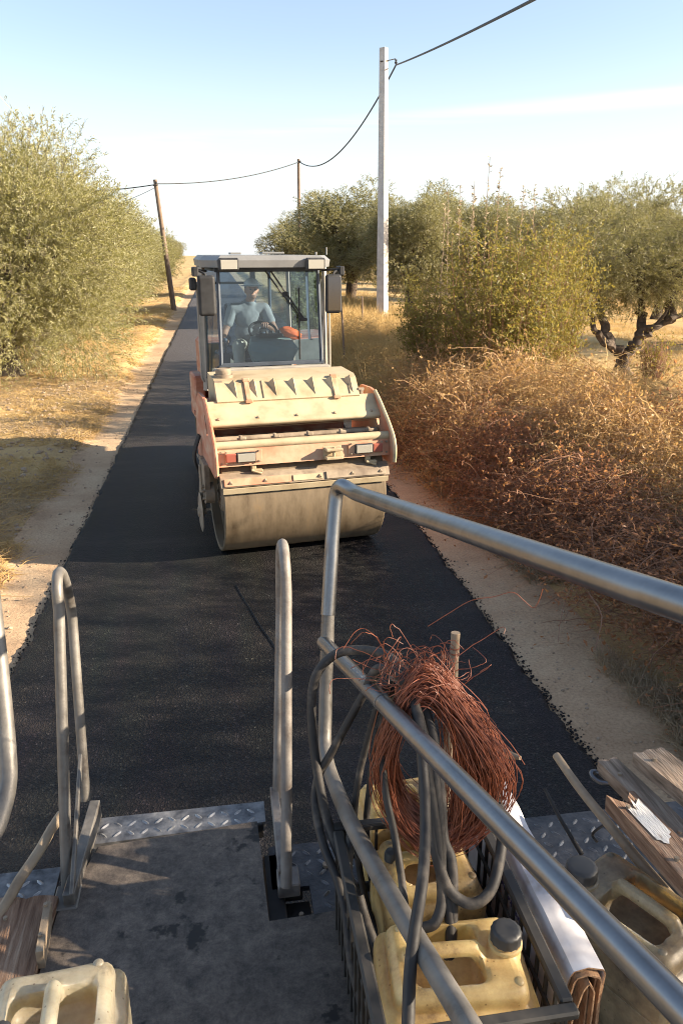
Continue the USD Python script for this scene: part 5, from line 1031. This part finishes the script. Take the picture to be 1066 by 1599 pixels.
# folded cardboard
cbt = thing('cardboard', 'bundle of folded white faced corrugated cardboard standing right of the crate', 'cardboard')
def card_sheet(off, z0, z1, y0, y1, fold, mat, seed):
    y = np.linspace(y0, y1, 30); r = np.random.default_rng(seed)
    xb = .735 + off; prof = [(xb - .055, z0), (xb - .022, (z0 + z1) / 2), (xb + .004, z1 - .012), (xb + .010, z1), (xb + fold * .5, z1 + .006), (xb + fold - .006, z1 - .006), (xb + fold, z1 - .018), (xb + fold + .004, (z0 + z1) / 2), (xb + fold + .008, z0 + .06)]
    prof = np.vstack([np.linspace(prof[i], prof[i + 1], 3)[:-1] for i in range(len(prof) - 1)] + [np.array(prof[-1:])]); n = len(prof); th = .004
    def surf(dx):
        g = np.stack([np.repeat(prof[:, 0, None] + dx, 30, 1), np.repeat(y[None], n, 0), np.repeat(prof[:, 1, None], 30, 1)], -1)
        g[..., 0] += (meshkit.fbm(g * 6 + seed, 3, seed) - .5) * .02 + .02 * (y - 1.2)[None]; g[..., 2] += (meshkit.fbm(g[:, :, :] * np.array([2, 7, 2]) + seed, 2, seed) - .5) * .02
        return g
    A_, B_ = surf(0), surf(th * (1 if fold > 0 else 1)); B_[..., 2] -= 0.0
    B_ = A_ + np.stack([np.gradient(prof[:, 1]), 0 * prof[:, 0], -np.gradient(prof[:, 0])], -1)[:, None] / np.maximum(np.hypot(np.gradient(prof[:, 0]), np.gradient(prof[:, 1])), 1e-6)[:, None, None] * -th
    V = np.vstack([A_.reshape(-1, 3), B_.reshape(-1, 3)]); N = n * 30; F = []
    ii_, jj_ = np.meshgrid(np.arange(n - 1), np.arange(29), indexing='ij'); k = ii_ * 30 + jj_
    q1 = np.stack([k, k + 1, k + 31, k + 30], -1).reshape(-1, 4); q2 = q1[:, ::-1] + N
    e = []
    for i in range(n - 1):
        for j in (0, 29):
            k = i * 30 + j; e.append([k, k + 30, N + k + 30, N + k])
    for j in range(29):
        for i in (0, n - 1):
            k = i * 30 + j; e.append([k, k + 1, N + k + 1, N + k])
    return V, np.vstack([q1, q2]), np.array(e)
for k, (off, z1, y0, y1, fold) in enumerate([(-.035, 1.475, 1.20, 1.93, .085), (-.024, 1.462, 1.19, 1.90, .064), (-.014, 1.455, 1.205, 1.88, .046), (-.004, 1.44, 1.185, 1.90, .028), (.003, 1.432, 1.20, 1.88, .014)]):
    V, q_, e_ = card_sheet(off, DZ, z1, y0, y1, fold, None, 5 + k)
    s_ = part(cbt, 'sheet', (V, q_), card_white if k == 0 else card_brown, 40)
    part(s_, 'cut_edge', (V, e_), card_brown, False)
# handwriting like row of marks on the inner face of the outer sheet
mk = []
r = np.random.default_rng(3)
V0, _, _ = card_sheet(-.035, DZ, 1.475, 1.20, 1.93, .085, None, 5)
for k in range(15):
    y = 1.44 + k * .017; i_ = int((y - 1.20) / (1.93 - 1.20) * 29); base = V0.reshape(2, -1, 30, 3)[0][3, i_]; base = np.array([base[0], y, base[2]])
    c = [base + np.array([-.0075, dy, dz]) for dy, dz in zip(np.linspace(0, .015, 6), r.uniform(-.010, .010, 6))]
    mk.append(tube(c, .0016, 4))
part(cbt, 'scribble', cat_(mk), ink)
# ---------------------------------------------------------------- wire coil on its peg
pg = thing('steel_peg', 'short upright pale steel peg wound with wire beside the rusty coil', 'peg')
part(pg, 'shaft', tube([P(711, 988, 2.14), P(707, 1070, 2.18), P(699, 1180, 2.24), P(691, 1330, 2.32)], .0125, 14), stick_wood, 60)
part(pg, 'wire_winding', cat_([tube([P(711 - .06 * y_, 990 + y_, 2.14 + .0005 * y_) + .0135 * np.array([math.cos(t), math.sin(t), .06 * t / 6.28]) for t in np.linspace(0, 6.28 * 2.5, 40)], .0014, 4) for y_ in (22, 30, 55)]), wire_mat)
wc = thing('wire_coil', 'rusty reddish tie wire coil hanging tangled over the jerrycans', 'wire coil')
r = np.random.default_rng(21)
wcc = P(676, 1188, 2.02); ex_ = unit(CR + .25 * np.array([0, -1, 0])); ez_ = np.array([0, 0, 1.0]); ey_ = np.cross(ez_, ex_)
n, N = 420, 44
t = np.linspace(0, 2 * np.pi, N)[None] * r.uniform(.75, 1.0, (n, 1)) + r.uniform(0, 6.28, (n, 1))
side = r.normal(0, 1, (n, 1)); thick = .25 + .75 * (1 - np.cos(t)) / 2
rad = r.normal(0, .026, (n, 1)); a_ax = .128 + rad * (1.0 + .7 * np.sin(t)) * (.5 + thick * .7) + .012 * np.sin(3 * t + r.uniform(0, 6.28, (n, 1)))
b_ax = .207 + r.normal(0, .024, (n, 1)) + .006 * np.sin(4 * t + r.uniform(0, 6.28, (n, 1)))
shear = .05 * np.cos(t)
X = a_ax * np.sin(t) * (1.0 - .38 * np.clip(np.cos(t), 0, 1)) - shear * .5 + r.normal(0, .006, (n, 1)); Z = b_ax * np.cos(t); Yd = r.normal(0, .022, (n, 1)) * (.6 + thick) + .03 * np.sin(t + 1)
c = wcc + X[..., None] * ex_ + Z[..., None] * ez_ + Yd[..., None] * ey_ + np.cumsum(r.normal(0, .0014, (n, N, 3)), 1)
part(wc, 'strands', tubes_many(c, .0012, 4), wire_mat, False, kind='stuff')
ends = []
for k in range(80):
    p0 = P(r.uniform(600, 715), r.uniform(1030, 1085), r.uniform(2.0, 2.08)); d0 = unit(np.array([r.normal(-.25, .6), r.normal(0, .4), r.uniform(.4, 1.0)])); L = r.uniform(.06, .19)
    curl = unit(r.normal(size=3)) ; tt = np.linspace(0, 1, 16)[:, None]
    ends.append(p0 + d0 * L * tt + curl * L * .5 * np.sin(tt * 2.6) + np.array([0, 0, -L * .55]) * tt**2.5 + np.cumsum(r.normal(0, .0012, (16, 3)), 0))
for k in range(22):
    p0 = P(r.uniform(690, 735), r.uniform(1075, 1110), r.uniform(1.97, 2.05)); p1 = P(r.uniform(755, 800), r.uniform(1160, 1290), r.uniform(1.93, 2.0)); tt = np.linspace(0, 1, 16)[:, None]
    ends.append(p0 + (p1 - p0) * tt + np.array([.02, 0, .06]) * np.sin(tt * 3.0) * r.uniform(.2, 1) + np.cumsum(r.normal(0, .0012, (16, 3)), 0))
for k in range(30):
    p0 = P(r.uniform(610, 690), r.uniform(1040, 1090), r.uniform(2.0, 2.06)); tt = np.linspace(0, 1, 16)[:, None]; a0 = r.uniform(0, 6.28); R_ = r.uniform(.02, .05)
    ends.append(p0 + np.concatenate([R_ * np.cos(a0 + tt * 5), R_ * .6 * np.sin(a0 + tt * 5), R_ * np.sin(a0 + tt * 5 + .8) + .03 * tt], 1))
part(wc, 'loose_ends', tubes_many(np.array(ends), .00105, 4), wire_mat, False, kind='stuff')
lw = spline([P(668, 978, 2.05), P(700, 958, 2.03), P(735, 938, 2.01), P(770, 932, 2.0), P(800, 925, 1.99), P(818, 938, 1.99), P(832, 949, 1.99), P(841, 938, 1.98), P(847, 920, 1.97)], 8)
part(wc, 'long_loose_wire', tube(lw, .0011, 5), wire_mat, True)
# pale stick end behind the coil
se = thing('stick_end', 'pale broken stick end poking out right of the rusty wire coil', 'stick')
part(se, 'shaft', tube([P(765, 1172, 2.2), P(792, 1178, 2.16), P(812, 1184, 2.12)], [.014, .012, .006], 10), stick_wood)

# ---------------------------------------------------------------- hoses over the middle rail
def hose(name, label, runs, rr):
    t = thing(name, label, 'hose')
    for pts in runs:
        part(t, 'hose_run', tube(spline([P(*q) for q in pts], 9), rr, 12), rubber, 60)
    return t
hose('rubber_hose', 'outer black rubber hose arching high over the middle rail and hanging down', [
    [(565, 1420, 2.0), (540, 1360, 2.08), (515, 1295, 2.15), (497, 1215, 2.2), (487, 1130, 2.22), (491, 1062, 2.22), (520, 1024, 2.22), (562, 1015, 2.20), (605, 1025, 2.12), (640, 1060, 2.04), (664, 1112, 1.98), (680, 1175, 1.93), (688, 1250, 1.90), (692, 1310, 1.88), (705, 1350, 1.86), (706, 1430, 1.84), (702, 1490, 1.82), (690, 1535, 1.80), (672, 1530, 1.80), (668, 1490, 1.82)]], .0135)
hose('rubber_hose', 'grey dusty hose ending in the low U bend under the wire coil', [
    [(570, 1080, 2.14), (588, 1046, 2.12), (618, 1050, 2.06), (642, 1088, 1.99), (656, 1130, 1.93), (666, 1190, 1.88), (671, 1260, 1.86), (680, 1330, 1.85), (700, 1388, 1.84), (735, 1412, 1.83), (765, 1392, 1.84), (780, 1340, 1.88), (783, 1290, 1.93), (772, 1235, 2.02)]], .0135)
hose('rubber_hose', 'black hose crossing the rail post diagonally and running down the deck edge', [
    [(600, 1038, 2.12), (572, 1078, 2.16), (545, 1125, 2.18), (515, 1180, 2.2), (497, 1212, 2.22), (492, 1258, 2.2), (505, 1320, 2.12), (527, 1375, 2.05), (540, 1430, 2.0), (548, 1500, 1.95), (566, 1570, 1.9), (600, 1660, 1.85)],
    [(548, 1290, 2.12), (543, 1380, 2.06), (552, 1450, 2.0), (580, 1520, 1.92), (612, 1590, 1.85), (630, 1660, 1.8)]], .0120)
hose('rubber_hose', 'pair of thin hoses hanging straight down behind the lower rail', [
    [(612, 1060, 2.1), (592, 1095, 2.14), (573, 1160, 2.18), (560, 1215, 2.2), (553, 1280, 2.2), (560, 1350, 2.2), (575, 1420, 2.18), (600, 1480, 2.12)],
    [(620, 1066, 2.11), (600, 1110, 2.15), (586, 1170, 2.19), (577, 1230, 2.22), (572, 1300, 2.22), (585, 1400, 2.2), (610, 1460, 2.12)],
    [(596, 1180, 2.0), (602, 1240, 1.97), (615, 1300, 1.95), (625, 1360, 1.92), (632, 1415, 1.88)]], .0098)
hose('rubber_hose', 'dark hose bundle hanging in front of the lower rail down to the picture bottom', [
    [(630, 1056, 2.04), (650, 1110, 1.94), (660, 1200, 1.82), (664, 1290, 1.74), (660, 1370, 1.66), (648, 1450, 1.56), (640, 1520, 1.50), (636, 1640, 1.42)],
    [(655, 1150, 1.88), (672, 1240, 1.86), (684, 1330, 1.85), (690, 1400, 1.84), (680, 1440, 1.82), (660, 1450, 1.82)],
    [(640, 1090, 1.98), (668, 1170, 1.90), (684, 1260, 1.87), (690, 1350, 1.86), (700, 1420, 1.84), (703, 1480, 1.82), (696, 1530, 1.80)]], .0128)
hose('rubber_hose', 'tarred hose loops heaped in the dark left of the jerrycans', [
    [(560, 1400, 1.98), (575, 1450, 1.95), (600, 1510, 1.9), (640, 1560, 1.84), (690, 1600, 1.8)],
    [(545, 1420, 2.04), (555, 1480, 2.0), (590, 1545, 1.92), (625, 1600, 1.86), (640, 1650, 1.8)],
    [(620, 1480, 1.86), (645, 1525, 1.82), (668, 1540, 1.80), (690, 1520, 1.80), (700, 1490, 1.82)]], .0132)
